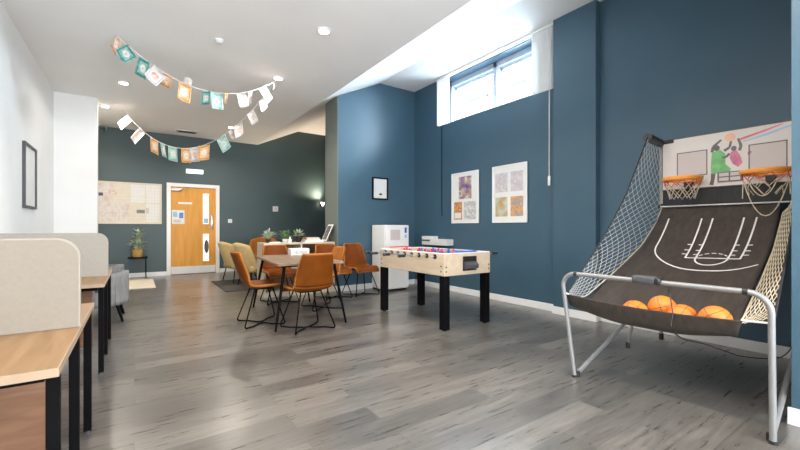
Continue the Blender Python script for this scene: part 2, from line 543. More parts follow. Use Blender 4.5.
# back wall with an unseen opening made for the rear fill light
mb = MB()
mb.box(XL - 0.2, XR + 0.3, YB - 0.2, YB, 0, 0.55)
mb.box(XL - 0.2, XR + 0.3, YB - 0.2, YB, 2.95, ZH + 0.1)
mb.box(XL - 0.2, -0.7, YB - 0.2, YB, 0.55, 2.95)
mb.box(3.9, XR + 0.3, YB - 0.2, YB, 0.55, 2.95)
struct('wall_back', mb, 'white_wall')
# skirtings
def skirt(name, x0, x1, y0, y1):
    struct(name, MB().box(x0, x1, y0, y1, 0, 0.1, 0.004), 'skirt')
skirt('baseboard_right', XR - 0.016, XR, 3.10, 6.36)
skirt('baseboard_pilaster', 4.634, 4.65, 2.504, 3.116)
skirt('baseboard_pilaster_side', 4.65, XR, 2.504, 2.52)
skirt('baseboard_recess', XR - 0.016, XR, 0.555, 2.504)
skirt('baseboard_pier', 3.154, 3.17, -0.5, 0.571)
skirt('baseboard_return', XP, XR - 0.016, 6.344, 6.36)
skirt('baseboard_far', -1.11, 0.64, YF - 0.016, YF)
skirt('baseboard_far_right', 1.82, XR, YF - 0.016, YF)
skirt('baseboard_left', XL, XL + 0.016, YB, 8.57)
skirt('baseboard_end', XP - 0.028, XP - 0.012, 6.362, 6.9)

# window_1: frame, mullion, two outward-tilted top-hung sashes with glazing bars, glass
w = bpy.data.objects.new('window_1', None); COL.objects.link(w); w['kind'] = 'structure'; w['label'] = 'high window with two tilted sashes'
fx0, fx1 = 4.93, 4.99
mb = MB()
mb.box(fx0, fx1, WY0, WY1, WZ0, WZ0 + 0.04)
mb.box(fx0, fx1, WY0, WY1, WZ1 - 0.085, WZ1)
for y in (WY0, 4.335, WY1 - 0.05):
    mb.box(fx0, fx1, y, y + (0.07 if y == 4.335 else 0.05), WZ0, WZ1)
spart(mb, 'window_frame', 'upvc', w)
for (a, b) in ((3.39, 4.335), (4.405, 5.42)):
    ang = math.radians(-16)
    zt, zb = WZ1 - 0.085, WZ0 + 0.05
    T = Matrix.Translation((fx1, 0, zt)) @ Matrix.Rotation(ang, 4, 'Y') @ Matrix.Translation((-fx1, 0, -zt))
    mb = MB()
    s = 0.058
    mb.box(fx1, fx1 + 0.045, a, a + s, zb, zt, mtx=T)
    mb.box(fx1, fx1 + 0.045, b - s, b, zb, zt, mtx=T)
    mb.box(fx1, fx1 + 0.045, a, b, zb, zb + s, mtx=T)
    mb.box(fx1, fx1 + 0.045, a, b, zt - s, zt, mtx=T)
    ym = a + (b - a) * 0.28
    mb.box(fx1 + 0.012, fx1 + 0.034, ym - 0.017, ym + 0.017, zb, zt, mtx=T)
    zm = zb + (zt - zb) * 0.50
    mb.box(fx1 + 0.012, fx1 + 0.034, a, b, zm - 0.017, zm + 0.017, mtx=T)
    sa = spart(mb, 'window_sash', 'upvc', w)
    mb = MB().box(fx1 + 0.018, fx1 + 0.024, a + s, b - s, zb + s, zt - s, mtx=T)
    spart(mb, 'glass_pane', 'glass', sa)
mb = MB().box(XR - 0.012, fx0, WY0 + 0.002, WY1 - 0.002, WZ0, WZ0 + 0.012)
spart(mb, 'window_sill', 'skirt', w)
# the sky seen through it comes from the world

# door_1 : frame, leaf, vision panels, closer, handle, kick plate
DY = YF
d = bpy.data.objects.new('door_1', None); COL.objects.link(d); d['kind'] = 'structure'; d['label'] = 'golden oak door with two vision panels in a white frame'
d.location = (1.225, DY, 0)
x0, x1, zt = -0.585, 0.585, 2.25
mb = MB()
mb.box(x0, x0 + 0.085, -0.05, 0.0, 0, zt)
mb.box(x1 - 0.085, x1, -0.05, 0.0, 0, zt)
mb.box(x0 + 0.085, x1 - 0.085, -0.05, 0.0, zt - 0.085, zt)
spart(mb, 'door_frame', 'skirt', d)
lx0, lx1, lz = x0 + 0.085, x1 - 0.085, zt - 0.085
mb = MB().box(lx0, lx1, -0.02, 0.0, 0.01, lz)
leaf = spart(mb, 'door_leaf', 'doorwood', d)
for (za, zb) in ((1.25, 2.02), (0.31, 1.0)):
    mb = MB().box(0.205, 0.340, -0.026, -0.012, za, zb, 0.003)
    spart(mb, 'vision_panel', 'vision', leaf)
mb = MB()
mb.prism([(0.285 + 0.052 * math.cos(k * PI / 16), -0.026, 0.68 + 0.17 * math.sin(k * PI / 16)) for k in range(32)], (0, -0.003, 0))
spart(mb, 'dark_round_print', 'dark', leaf)
mb = MB().box(0.215, 0.330, -0.030, -0.026, 1.27, 1.40)
spart(mb, 'pale_blue_notice', 'skyink', leaf)
mb = MB().box(0.39, 0.44, -0.026, -0.02, 1.12, 1.48, 0.004); mb.tube([(0.415, -0.03, 1.2), (0.415, -0.075, 1.2), (0.32, -0.08, 1.2)], 0.011)
spart(mb, 'door_handle', 'chrome', leaf, smooth=True)
mb = MB().box(lx0, lx0 + 0.24, -0.075, -0.02, lz - 0.10, lz - 0.04, 0.008); mb.tube([(lx0 + 0.2, -0.05, lz - 0.03), (lx0 + 0.33, -0.1, lz - 0.02)], 0.009)
spart(mb, 'door_closer', 'chrome', leaf, smooth=True)
mb = MB().box(lx0 + 0.01, lx1 - 0.01, -0.024, -0.02, 0.02, 0.20)
spart(mb, 'kick_plate', 'offwhite', leaf)

# ------------------------------------------------------------------ ceiling fittings
for i, (x, y, p) in enumerate(DOWN):
    lab = {0: 'round recessed downlight nearest the camera, right of the smoke detector', 1: 'round recessed downlight glowing above the right end of the bunting',
           2: 'round recessed downlight left under the upper bunting, near the white wall end', 3: 'downlight just past the white wall end, seen at a grazing angle',
           9: 'downlight deepest in the room, above the lower bunting near the far wall'}.get(i, None)
    zc = ZL if x < 3 else ZH
    if lab:
        t = thing('downlight', lab, 'ceiling light', (x, y, zc), 0, 'recessed ceiling downlights')
        mb = MB().lathe([(0.062, -0.012), (0.085, -0.010), (0.088, 0.0), (0.062, 0.0)], 28)
        spart(mb, 'bezel', 'white', t, smooth=True)
        mb = MB().lathe([(0.058, -0.0145), (0.060, -0.0125)], 28)
        spart(mb, 'lens', 'lamp', t)
    l = bpy.data.lights.new('downlight_lamp', 'AREA')
    l.shape = 'DISK'; l.size = 0.12; l.energy = p; l.color = WARM; l.spread = math.radians(150)
    lo = bpy.data.objects.new('downlight_lamp', l)
    lo.location = (x, y, zc - 0.02)
    COL.objects.link(lo)

t = thing('smoke_detector', 'small white round smoke detector on the flat grey ceiling', 'smoke detector', (0.845, 5.09, ZL))
spart(MB().lathe([(0.05, -0.012), (0.055, 0.0)], 24), 'base', 'white', t, smooth=True)
spart(MB().lathe([(0.028, -0.045), (0.038, -0.038), (0.042, -0.012), (0.03, -0.010)], 24), 'sensor_head', 'offwhite', t, smooth=True)
t = thing('ceiling_sensor', 'flat grey ceiling vent above the exit sign near the far wall', 'vent', (1.016, 10.30, ZL))
spart(MB().box(-0.22, 0.22, -0.12, 0.12, -0.025, 0.0, 0.006), 'frame', 'offwhite', t)
spart(MB().box(-0.18, 0.18, -0.085, 0.085, -0.030, -0.022), 'grille', 'dark', t)
t = thing('security_camera', 'small white and black camera on the far wall top beside the white wall end', 'camera', (-0.56, 10.9, 3.36))
spart(MB().box(-0.04, 0.04, -0.05, 0.0, -0.03, 0.06, 0.006), 'bracket', 'white', t)
spart(MB().lathe([(0.034, -0.16), (0.04, -0.15), (0.04, -0.06), (0.03, -0.045)], 16, (0, 0, 0), 'Y'), 'body', 'dark', t, smooth=True)

# ------------------------------------------------------------------ bench desks with screens on the left
def desk(name, y0, label):
    L_ = 1.26
    t = thing(name, label, 'desk', (XL, y0, 0), 0, 'bench desks along the white wall')
    W = 0.915
    mb = MB().box(0.02, W, 0, L_, 0.695, 0.72, 0.002)
    top = spart(mb, 'desktop', 'oak', t)
    mb = MB().box(W, W + 0.004, 0.0, L_, 0.694, 0.721)
    mb.box(0.02, W + 0.004, -0.003, 0.0, 0.694, 0.721)
    spart(mb, 'edge_band', 'oak_edge', top)
    mb = MB().box(0.06, W - 0.11, 0.595, 0.615, 0.10, 0.69)
    spart(mb, 'modesty_panel', 'walnut', t)
    for y in (0.10, 0.63, 1.21):
        for x in (0.10, W - 0.022):
            mb = MB().box(x - 0.0175, x + 0.0175, y - 0.0175, y + 0.0175, 0.012, 0.694, 0.003)
            lg = spart(mb, 'leg', 'black', t)
            mb = MB().lathe([(0.018, 0.0), (0.018, 0.014)], 12, (x, y, 0.0))
            spart(mb, 'foot', 'dark', lg)
    for y in (0.10, 1.21):
        spart(MB().box(0.120, W - 0.042, y - 0.0175, y + 0.0175, 0.660, 0.694), 'under_rail', 'black', t)
    mb = MB().box(W - 0.10, W - 0.03, 0.69, 0.82, 0.56, 0.69, 0.006)
    spart(mb, 'cable_port', 'dark', t)
    return t


def desk_screen(y, m, label):
    W = 0.915
    t = thing('desk_screen', label, 'desk screen', (XL, y, 0.721), 0, 'fabric screens on the bench desks')
    r = 0.085
    h = 0.385
    def outline(inset):
        xr_, zt_ = W - inset, h - inset
        p = [(0.03 + inset, 0.0), (xr_, 0.0)]
        rr = r - inset
        for k in range(9):
            a = PI / 2 * k / 8
            p.append((xr_ - rr + rr * math.cos(a), zt_ - rr + rr * math.sin(a)))
        for k in range(9):
            a = PI / 2 + PI / 2 * k / 8
            p.append((0.03 + inset + rr + rr * math.cos(a), zt_ - rr + rr * math.sin(a)))
        return p
    mb = MB().prism([(x, -0.018, z) for x, z in outline(0.0)], (0, 0.036, 0))
    spart(mb, 'edge_trim', 'screen_trim', t)
    mb = MB().prism([(x, -0.0205, z) for x, z in outline(0.006)], (0, 0.041, 0))
    spart(mb, 'fabric_panel', m, t)
    return t


desk('bench_desk', 1.57, 'oak topped bench desk with black legs nearest the camera')
desk('bench_desk', 3.74, 'oak topped bench desk with black legs further along the white wall')
desk_screen(2.19, 'screen', 'beige rounded desk screen on the near bench desk')
desk_screen(4.36, 'screen2', 'pale rounded desk screen on the further bench desk')

# picture on the left wall
t = thing('picture_frame', 'tall thin black picture frame on the white left wall', 'picture', (XL, 6.71, 1.80))
ya, yb, za, zb = -0.34, 0.34, -0.40, 0.40
mb = ring_x(MB(), ya, yb, za, zb, 0.03, 0, 0.03)
spart(mb, 'frame', 'dark', t)
spart(MB().box(0, 0.012, ya + 0.03, yb - 0.03, za + 0.03, zb - 0.03), 'print', 'paper', t)

# ------------------------------------------------------------------ dining chairs
def chair_proto(loc, rz, label, group):
    t = thing('dining_chair', label, 'chair', loc, rz, group)
    # profile from front lip to top of the back (y, z, half width)
    P = [(0.235, 0.415, 0.205), (0.215, 0.445, 0.215), (0.15, 0.458, 0.225), (0.05, 0.452, 0.23), (-0.06, 0.446, 0.23), (-0.14, 0.452, 0.23),
         (-0.19, 0.480, 0.23), (-0.222, 0.53, 0.222), (-0.246, 0.60, 0.214), (-0.274, 0.68, 0.204), (-0.302, 0.76, 0.192), (-0.327, 0.83, 0.178), (-0.336, 0.862, 0.168)]

    def prof(s):
        f = s * (len(P) - 1)
        i = min(int(f), len(P) - 2)
        k = f - i
        return [P[i][q] * (1 - k) + P[i + 1][q] * k for q in range(3)]

    def surf(s, u):
        y, z, hw = prof(s)
        q = 2 * u - 1
        edge = abs(q) ** 3
        back = max(0.0, min(1.0, (s - 0.42) / 0.25))
        return Vector((q * hw, y + back * 0.055 * edge, z + (1 - back) * 0.030 * edge * min(1, s * 6)))
    split = 0.54
    mb = MB().grid(lambda a, b: surf(a * split, b), 14, 14)
    seat = spart(mb, 'seat', 'tan', t, smooth='all', solid=0.026)
    mb = MB().grid(lambda a, b: surf(split + a * (1 - split), b), 14, 14)
    back = spart(mb, 'backrest', 'tan', t, smooth='all', solid=0.026)
    # piping round the rim
    mb = MB()
    rim = [surf(split + (1 - split) * k / 10, 0.0) for k in range(11)] + [surf(1.0, k / 10) for k in range(1, 10)] + [surf(1 - (1 - split) * k / 10, 1.0) for k in range(11)]
    mb.tube(rim, 0.0145, 6)
    spart(mb, 'piping', 'tan2', back, smooth='all')
    mb = MB()
    rim = [surf(split * (1 - k / 10), 0.0) for k in range(11)] + [surf(0.0, k / 10) for k in range(1, 10)] + [surf(split * k / 10, 1.0) for k in range(11)]
    mb.tube(rim, 0.0145, 6)
    spart(mb, 'piping', 'tan2', seat, smooth='all')
    # wire legs and floor bars
    for sx in (-1, 1):
        for sy in (-1, 1):
            top = (sx * 0.12, 0.10 if sy > 0 else -0.10, 0.436)
            foot = (sx * 0.235, 0.215 if sy > 0 else -0.235, 0.030)
            mb = MB().tube([top, foot, (foot[0] - sx * 0.004, foot[1] - sy * 0.012, 0.014)], 0.0085, 8)
            spart(mb, 'leg', 'black', t, smooth=True)
        mb = MB().tube([(sx * 0.231, 0.203, 0.0105), (sx * 0.16, 0.10, 0.0095), (sx * 0.045, 0.02, 0.0095), (sx * 0.045, -0.04, 0.0095), (sx * 0.16, -0.12, 0.0095), (sx * 0.231, -0.223, 0.0105)], 0.0085, 8)
        spart(mb, 'floor_bar', 'black', t, smooth=True)
    mb = MB().box(-0.13, 0.13, -0.11, 0.11, 0.424, 0.440, 0.004)
    mb.tube([(-0.05, 0.0, 0.0095), (0.05, 0.0, 0.0095)], 0.0085, 8)
    spart(mb, 'seat_plate', 'black', t)
    return t


G = 'leather dining chairs with wire legs'
TRZ = math.radians(-5)
near_ch = chair_proto((1.640, 4.265, 0), math.radians(3), 'tan leather dining chair with its back to the camera, at the near table end', G)
dup(near_ch, (1.27, 4.80, 0), math.radians(-92), 'tan leather dining chair at the left side of the grey oak table, seen in profile', G)
dup(near_ch, (2.22, 5.22, 0), math.radians(88), 'pale tan dining chair at the right side of the table', G, {'backrest': 'tan2', 'seat': 'tan2'})
dup(near_ch, (1.86, 6.00, 0), math.radians(178), 'red brown dining chair at the far table end, facing the camera', G, {'backrest': 'brown', 'seat': 'brown'})
dup(near_ch, (3.22, 5.86, 0), math.radians(184), 'tan leather chair against the blue wall, right of a matching one, beside the white fridge', G, {'backrest': 'brown'})
dup(near_ch, (2.70, 5.86, 0), math.radians(184), 'tan leather chair left of its match by the blue wall, behind the table', G, {'backrest': 'brown'})

# dining table
t = thing('dining_table', 'grey oak topped dining table on splayed black metal legs', 'table', (1.765, 5.01, 0), TRZ)
TW, TL = 0.395, 0.76
mb = MB().box(-TW, TW, -TL, TL, 0.722, 0.75, 0.004)
spart(mb, 'tabletop', 'tabletop', t)
for sx in (-1, 1):
    for sy in (-1, 1):
        a = Vector((sx * (TW - 0.10), sy * (TL - 0.10), 0.722)); b = Vector((sx * (TW + 0.02), sy * (TL + 0.0), 0.0))
        mb = MB().tube([a, b], [0.019, 0.012], 10)
        spart(mb, 'leg', 'black', t, smooth=True)
mb = MB().box(-TW + 0.08, TW - 0.08, -TL + 0.08, TL - 0.08, 0.700, 0.7225)
spart(mb, 'apron', 'black', t)

# box on the far end of the table
t = thing('storage_box', 'white box with a grey label on the far end of the dining table', 'box', (2.02, 5.60, 0.75), TRZ)
spart(MB().box(-0.135, 0.135, -0.10, 0.10, 0.0, 0.095, 0.005), 'body', 'paper', t)
spart(MB().box(-0.09, 0.10, -0.1015, -0.10, 0.015, 0.065), 'label_panel', 'pr_board', t)

# ------------------------------------------------------------------ low divider cabinet with plants
t = thing('divider_cabinet', 'low cream wooden divider cabinet joined to the pillar end', 'cabinet', (1.74, 6.44, 0))
Wd, Dd, Hd = 1.26, 0.42, 0.90
spart(MB().box(0, Wd, 0, Dd, Hd - 0.03, Hd, 0.002), 'top', 'divider', t)
spart(MB().box(0, 0.03, 0, Dd, 0.06, Hd - 0.03), 'side_panel', 'divider', t)
spart(MB().box(Wd - 0.03, Wd, 0, Dd, 0.06, Hd - 0.03), 'side_panel', 'divider', t)
spart(MB().box(0.03, Wd - 0.03, 0, Dd, 0.06, 0.09), 'bottom_panel', 'divider', t)
spart(MB().box(0.03, Wd - 0.03, Dd - 0.015, Dd, 0.09, Hd - 0.03), 'back_panel', 'walnut', t)
spart(MB().box(0.62, 0.65, 0, Dd - 0.015, 0.09, Hd - 0.03), 'partition', 'divider', t)
spart(MB().box(0.03, 0.62, 0.01, Dd - 0.015, 0.46, 0.485), 'shelf', 'divider', t)
spart(MB().box(0.65, Wd - 0.03, 0.01, Dd - 0.015, 0.46, 0.485), 'shelf', 'divider', t)
spart(MB().box(0.0, Wd, 0.0, Dd, 0.0, 0.06), 'plinth', 'divider', t)


def bush(mb, c, r, h, n, ln, wd, seed, droop=0.3):
    rnd = random.Random(seed)
    for i in range(n):
        a = rnd.uniform(0, 2 * PI)
        el = rnd.uniform(0.15, 1.45)
        base = Vector(c) + Vector((math.cos(a), math.sin(a), 0)) * rnd.uniform(0, r * 0.6) + Vector((0, 0, rnd.uniform(0, h)))
        d = Vector((math.cos(a) * math.cos(el), math.sin(a) * math.cos(el), math.sin(el)))
        side = d.cross(Vector((0, 0, 1))).normalized()
        L_ = ln * rnd.uniform(0.6, 1.1)
        w_ = wd * rnd.uniform(0.7, 1.2)
        prev = None
        for k in range(5):
            f = k / 4
            p = base + d * (L_ * f) - Vector((0, 0, droop * L_ * f * f))
            ww = w_ * math.sin(PI * (0.12 + 0.86 * f))
            cur = (mb.bm.verts.new(p - side * ww), mb.bm.verts.new(p + Vector((0, 0, -0.15 * ww))), mb.bm.verts.new(p + side * ww))
            if prev:
                mb.bm.faces.new((prev[0], prev[1], cur[1], cur[0]))
                mb.bm.faces.new((prev[1], prev[2], cur[2], cur[1]))
            prev = cur
    return mb


def potted(loc, label, pot_m, leaf_m, r, ph, fh, seed, n=70, ln=0.13):
    t = thing('potted_plant', label, 'plant', loc, 0, 'potted plants on the divider cabinet')
    spart(MB().lathe([(r * 0.72, 0), (r * 0.78, 0.004), (r, ph), (r * 0.9, ph), (r * 0.88, ph - 0.012), (0.002, ph - 0.012)], 20), 'pot', pot_m, t, smooth=True)
    spart(MB().lathe([(r * 0.86, ph - 0.014), (r * 0.86, ph - 0.004)], 20), 'soil', 'soil', t)
    spart(bush(MB(), (0, 0, ph - 0.004), r, fh, n, ln, 0.016, seed), 'foliage', leaf_m, t, solid=0.0015)
    return t


DZ = 0.90
potted((1.87, 6.66, DZ), 'bushy potted plant on the left end of the divider cabinet', 'blackpl', 'leafpale', 0.05, 0.06, 0.11, 1)
potted((2.17, 6.66, DZ), 'potted plant in a white pot, middle of the three on the divider', 'white', 'leaf', 0.058, 0.06, 0.10, 2)
potted((2.40, 6.66, DZ), 'potted plant in a dark pot, right of the three on the divider', 'blackpl', 'leafpale', 0.055, 0.10, 0.06, 3)
t = thing('bottle', 'small white bottle between two plants on the divider', 'bottle', (2.19, 6.49, DZ))
spart(MB().lathe([(0.028, 0), (0.03, 0.004), (0.03, 0.05), (0.013, 0.07), (0.012, 0.085)], 16), 'body', 'paper', t, smooth=True)
spart(MB().lathe([(0.014, 0.083), (0.014, 0.10)], 16), 'cap', 'white', t)
for i, (x0, x1, z0, z1, m, lab) in enumerate(((2.46, 2.80, 0.0, 0.035, 'paper', 'wide white book at the bottom of the stack on the divider'), (2.48, 2.74, 0.0355, 0.060, 'cream', 'cream book in the middle of the stack on the divider'),
                                              (2.47, 2.72, 0.0605, 0.084, 'terracotta', 'rust coloured book on top of the stack on the divider'))):
    t = thing('book', lab, 'book', ((x0 + x1) / 2, 6.58, DZ + z0), 0.04 * (i - 1), 'books stacked on the divider')
    hw, hh = (x1 - x0) / 2, z1 - z0
    mb = MB().box(-hw, hw, -0.11, 0.11, 0, 0.003).box(-hw, hw, -0.11, 0.11, hh - 0.003, hh).box(-hw, -hw + 0.004, -0.11, 0.11, 0, hh)
    spart(mb, 'cover', m, t)
    spart(MB().box(-hw + 0.004, hw - 0.006, -0.105, 0.105, 0.003, hh - 0.003), 'page_block', 'paper', t)
t = thing('paper_stack', 'short stack of white papers on the left of the divider top', 'papers', (1.93, 6.49, DZ))
spart(MB().box(-0.08, 0.08, -0.045, 0.045, 0.0, 0.018), 'sheets', 'paper', t)
# leaning display board
t = thing('display_board', 'leaning white board with dark printed columns at the right end of the divider', 'board', (2.87, 6.62, DZ), math.radians(-8))
Tm = Matrix.Shear('XY', 4, (0.0, 0.0))
lean = Matrix.Translation((0, 0, 0.010)) @ Matrix.Rotation(math.radians(24), 4, 'Y')
spart(MB().box(-0.012, 0.0, -0.15, 0.15, 0.0, 0.33, 0.002, mtx=lean), 'panel', 'paper', t)
mb = MB()
for k in range(3):
    mb.box(-0.0145, -0.012, -0.125 + k * 0.085, -0.06 + k * 0.085, 0.03, 0.30, mtx=lean)
spart(mb, 'printed_columns', 'dark', t)
spart(MB().tube([(0.095, 0, 0.215), (0.112, 0, 0.008)], 0.006), 'prop', 'black', t)

# ------------------------------------------------------------------ mustard lounge chairs, tan chair and dark floor patch beyond
def lounge(loc, rz, m, label, group, sc=1.0, name='lounge_chair'):
    t = thing(name, label, 'chair', loc, rz, group)

    def back(a, b):
        q = 2 * b - 1
        z = (0.30 + 0.48 * a) * sc
        hw = (0.30 - 0.05 * a * a) * sc
        return Vector((q * hw, (-0.22 - 0.16 * a + 0.15 * abs(q) ** 2.5) * sc, z - 0.05 * sc * abs(q) ** 3 * a))
    spart(MB().grid(back, 10, 14), 'backrest', m, t, smooth='all', solid=0.06 * sc)
    spart(MB().box(-0.28 * sc, 0.28 * sc, -0.22 * sc, 0.28 * sc, 0.26 * sc, 0.38 * sc, 0.04, 4), 'seat', m, t, smooth=True)
    for sx in (-1, 1):
        for sy in (-1, 1):
            spart(MB().tube([(sx * 0.22 * sc, sy * 0.18 * sc, 0.262 * sc), (sx * 0.27 * sc, sy * 0.23 * sc, 0.0)], 0.011, 8), 'leg', 'black', t)
    return t


GM = 'mustard lounge chairs beyond the table'
lounge((1.86, 8.75, 0.016), math.radians(-80), 'mustard', 'mustard lounge chair nearest the oak door', GM, 1.08)
lounge((2.0, 7.95, 0.016), math.radians(-80), 'mustard', 'mustard lounge chair behind the tan dining chair', GM, 1.08)
lounge((2.50, 9.55, 0.0), math.radians(150), 'tan2', 'tall tan lounge chair half hidden behind the divider', None, 1.18)
t = tag(MB().box(1.35, 3.0, 7.45, 9.1, 0.0, 0.012, 0.004).obj('patch', 'darkpatch'), 'charcoal patch under the mustard lounge chairs', 'patch')  # flat charcoal rectangle lying on the floor

# ------------------------------------------------------------------ grey tub chairs and far left corner
def tub(loc, rz, label):
    t = thing('armchair', label, 'armchair', loc, rz, 'grey tub armchairs by the white wall')
    r = 0.29

    def shell(a, b):
        ang = -PI * 0.80 + 1.60 * PI * b
        fl = 0.008 * math.cos(ang * 24)
        rr = r + fl * (1 - a * 0.3)
        top = 0.60 - 0.08 * (abs(ang) / (PI * 0.8)) ** 2
        return Vector((rr * math.sin(ang), -rr * math.cos(ang), 0.20 + (top - 0.20) * a))
    spart(MB().grid(shell, 8, 120), 'shell', 'greyfab', t, smooth='all', solid=0.07)
    spart(MB().lathe([(0.22, 0.20), (0.25, 0.24), (0.25, 0.38), (0.22, 0.42), (0.05, 0.43)], 32), 'seat_cushion', 'dkgrey', t, smooth=True)
    for sx in (-1, 1):
        for sy in (-1, 1):
            spart(MB().tube([(sx * 0.21, sy * 0.21, 0.23), (sx * 0.27, sy * 0.27, 0.0)], [0.024, 0.013], 10), 'leg', 'black', t, smooth=True)
    return t


tub((-0.39, 6.10, 0), math.radians(90), 'grey ribbed tub armchair just past the further desk')
tub((-0.46, 7.15, 0), math.radians(90), 'grey ribbed tub armchair behind the nearer one, close to the wall end')
t = tag(MB().box(-0.52, 0.34, 8.78, 10.30, 0.0, 0.010, 0.003).obj('patch', 'patch'), 'cream patch on the floor in front of the wall shelf', 'patch')  # thin cream rectangle laid flat on the floor

t = thing('wall_shelf', 'small black shelf low on the dark far wall under the noticeboard', 'shelf', (0.06, YF, 0.455))
spart(MB().box(-0.19, 0.19, -0.34, 0.0, 0.0, 0.025, 0.004), 'board', 'black', t)
spart(MB().tube([(0.16, -0.02, 0.0), (0.16, -0.02, -0.33), (0.16, -0.24, -0.452)], 0.010), 'bracket', 'black', t)
t = thing('potted_plant', 'leafy pale green plant in a straw coloured pot on the black shelf', 'plant', (0.055, YF - 0.19, 0.48))
spart(MB().lathe([(0.085, 0), (0.095, 0.01), (0.11, 0.18), (0.095, 0.18), (0.09, 0.165), (0.003, 0.165)], 22), 'pot', 'basket', t, smooth=True)
spart(MB().lathe([(0.088, 0.160), (0.088, 0.170)], 20), 'soil', 'soil', t)
mb = MB()
for k in range(5):
    a = k * 2 * PI / 5
    mb.tube([(0, 0, 0.165), (0.03 * math.cos(a), 0.03 * math.sin(a), 0.33), (0.05 * math.cos(a), 0.02 * math.sin(a) - 0.01, 0.50)], 0.006, 6)
spart(mb, 'stem', 'leaf', t)
mb = bush(MB(), (0, -0.05, 0.17), 0.13, 0.18, 90, 0.16, 0.024, 11)
bush(mb, (0.02, -0.04, 0.34), 0.09, 0.26, 70, 0.13, 0.020, 12)
spart(mb, 'foliage', 'leafpale', t, solid=0.0015)

# noticeboard
t = thing('noticeboard', 'large cream noticeboard covered with faded papers on the dark far wall', 'noticeboard', (-0.08, YF, 1.725))
hw, hh = 0.62, 0.48
spart(MB().box(-hw, hw, -0.012, 0.0, -hh, hh), 'backing', 'cream', t)
mb = ring_y(MB(), -hw, hw, -hh, hh, 0.025, -0.03, 0.0, 0.018)
spart(mb, 'frame', 'cream', t)
rnd = random.Random(3)
mats = ['grid', 'paper', 'grid', 'cream', 'pr_pale', 'grid', 'paper', 'pr_sketch']
for i in range(4):
    for j in range(2):
        xa = -hw + 0.035 + i * 0.295
        zb_ = hh - 0.04 - j * 0.45
        spart(MB().box(xa, xa + 0.275, -0.0145, -0.012, zb_ - 0.42, zb_), 'pinned_sheet', mats[(i * 3 + j * 5) % 8], t)
for (xa, xb, za, zb, m, nme) in ((-0.40, -0.25, 0.19, 0.29, 'pr_pink', 'pinned_card'), (0.12, 0.28, -0.23, -0.15, 'lamp_grey', 'pinned_card'), (0.30, 0.36, -0.23, -0.10, 'lilac', 'pinned_card'),
                                 (-0.58, -0.50, 0.15, 0.22, 'dark', 'pinned_card'), (0.02, 0.28, 0.19, 0.24, 'paper', 'pinned_card')):
    spart(MB().box(xa, xb, -0.017, -0.0146, za, zb), nme, m, t)
mb = MB()
for k in range(1, 20):
    mb.box(-hw + 0.05 + k * 0.058, -hw + 0.052 + k * 0.058, -0.0155, -0.0146, -hh + 0.06, hh - 0.06)
for k in range(1, 12):
    mb.box(-hw + 0.04, hw - 0.04, -0.0155, -0.0146, -hh + 0.03 + k * 0.075, -hh + 0.0325 + k * 0.075)
spart(mb, 'ruled_lines', 'lilac', t)

# door papers, exit sign, switches
t = thing('door_poster', 'white poster with blue shapes taped to the left of the oak door', 'poster', (0.885, YF - 0.0205, 1.42))
spart(MB().box(-0.135, 0.135, -0.003, 0.0, -0.17, 0.17), 'sheet', 'paper', t)
spart(MB().box(-0.115, -0.02, -0.005, -0.003, 0.0, 0.13, 0.002), 'blue_print', 'skyink', t)
spart(MB().box(0.02, 0.11, -0.005, -0.003, -0.03, 0.11, 0.002), 'blue_print', 'bluepl', t)
spart(MB().box(-0.11, 0.05, -0.005, -0.003, -0.13, -0.06, 0.002), 'grey_print', 'lilac', t)
t = tag(MB().box(0.885, 1.185, YF - 0.024, YF - 0.0205, 1.74, 1.79).obj('door_sign', 'paper'), 'narrow white name strip across the upper oak door', 'sign')
t = thing('exit_sign', 'glowing white emergency exit sign on the wall above the oak door', 'exit sign', (1.243, YF, 2.565))
spart(MB().box(-0.19, 0.19, -0.05, 0.0, -0.052, 0.052, 0.006), 'housing', 'exit', t)
mb = MB().box(-0.15, -0.06, -0.0515, -0.05, -0.03, 0.03)
mb.box(-0.02, 0.10, -0.0515, -0.05, -0.008, 0.008)
mb.prism([(0.09, -0.05, -0.028), (0.14, -0.05, 0.0), (0.09, -0.05, 0.028)], (0, -0.0015, 0))
spart(mb, 'arrow_mark', 'exitmark', t)
for (x, z, s, lab) in ((2.073, 1.335, 0.05, 'small white switch on the wall right of the oak door'), (3.26, 1.685, 0.075, 'square white wall plate in the middle of the dark far wall')):
    t = thing('wall_switch', lab, 'switch', (x, YF, z))
    spart(MB().box(-s, s, -0.012, 0.0, -s, s, 0.004), 'plate', 'white', t)
    spart(MB().box(-s * 0.35, s * 0.35, -0.017, -0.012, -s * 0.5, s * 0.5, 0.002), 'rocker', 'offwhite', t)

# sconce on the far wall
t = thing('wall_lamp', 'small glowing wall lamp at the right end of the dark far wall', 'lamp', (4.62, YF, 1.86))
spart(MB().box(-0.035, 0.035, -0.02, 0.0, -0.06, 0.03, 0.004), 'back_plate', 'black', t)
spart(MB().tube([(0, -0.02, -0.02), (0, -0.12, -0.02)], 0.01), 'arm', 'black', t)
spart(MB().lathe([(0.022, -0.05), (0.058, 0.05), (0.052, 0.05), (0.015, -0.042)], 20, (0, -0.14, 0)), 'lamp_shade', 'sconce', t, smooth=True)
l = bpy.data.lights.new('wall_lamp_bulb', 'SPOT'); l.energy = 130; l.color = (1.0, 0.80, 0.58); l.shadow_soft_size = 0.08; l.spot_size = math.radians(125); l.spot_blend = 0.8
lo = bpy.data.objects.new('wall_lamp_bulb', l); lo.location = (4.62, YF - 0.14, 1.96); lo.rotation_euler = Vector((-0.50, -0.15, 0.85)).to_track_quat('-Z', 'Y').to_euler(); COL.objects.link(lo)

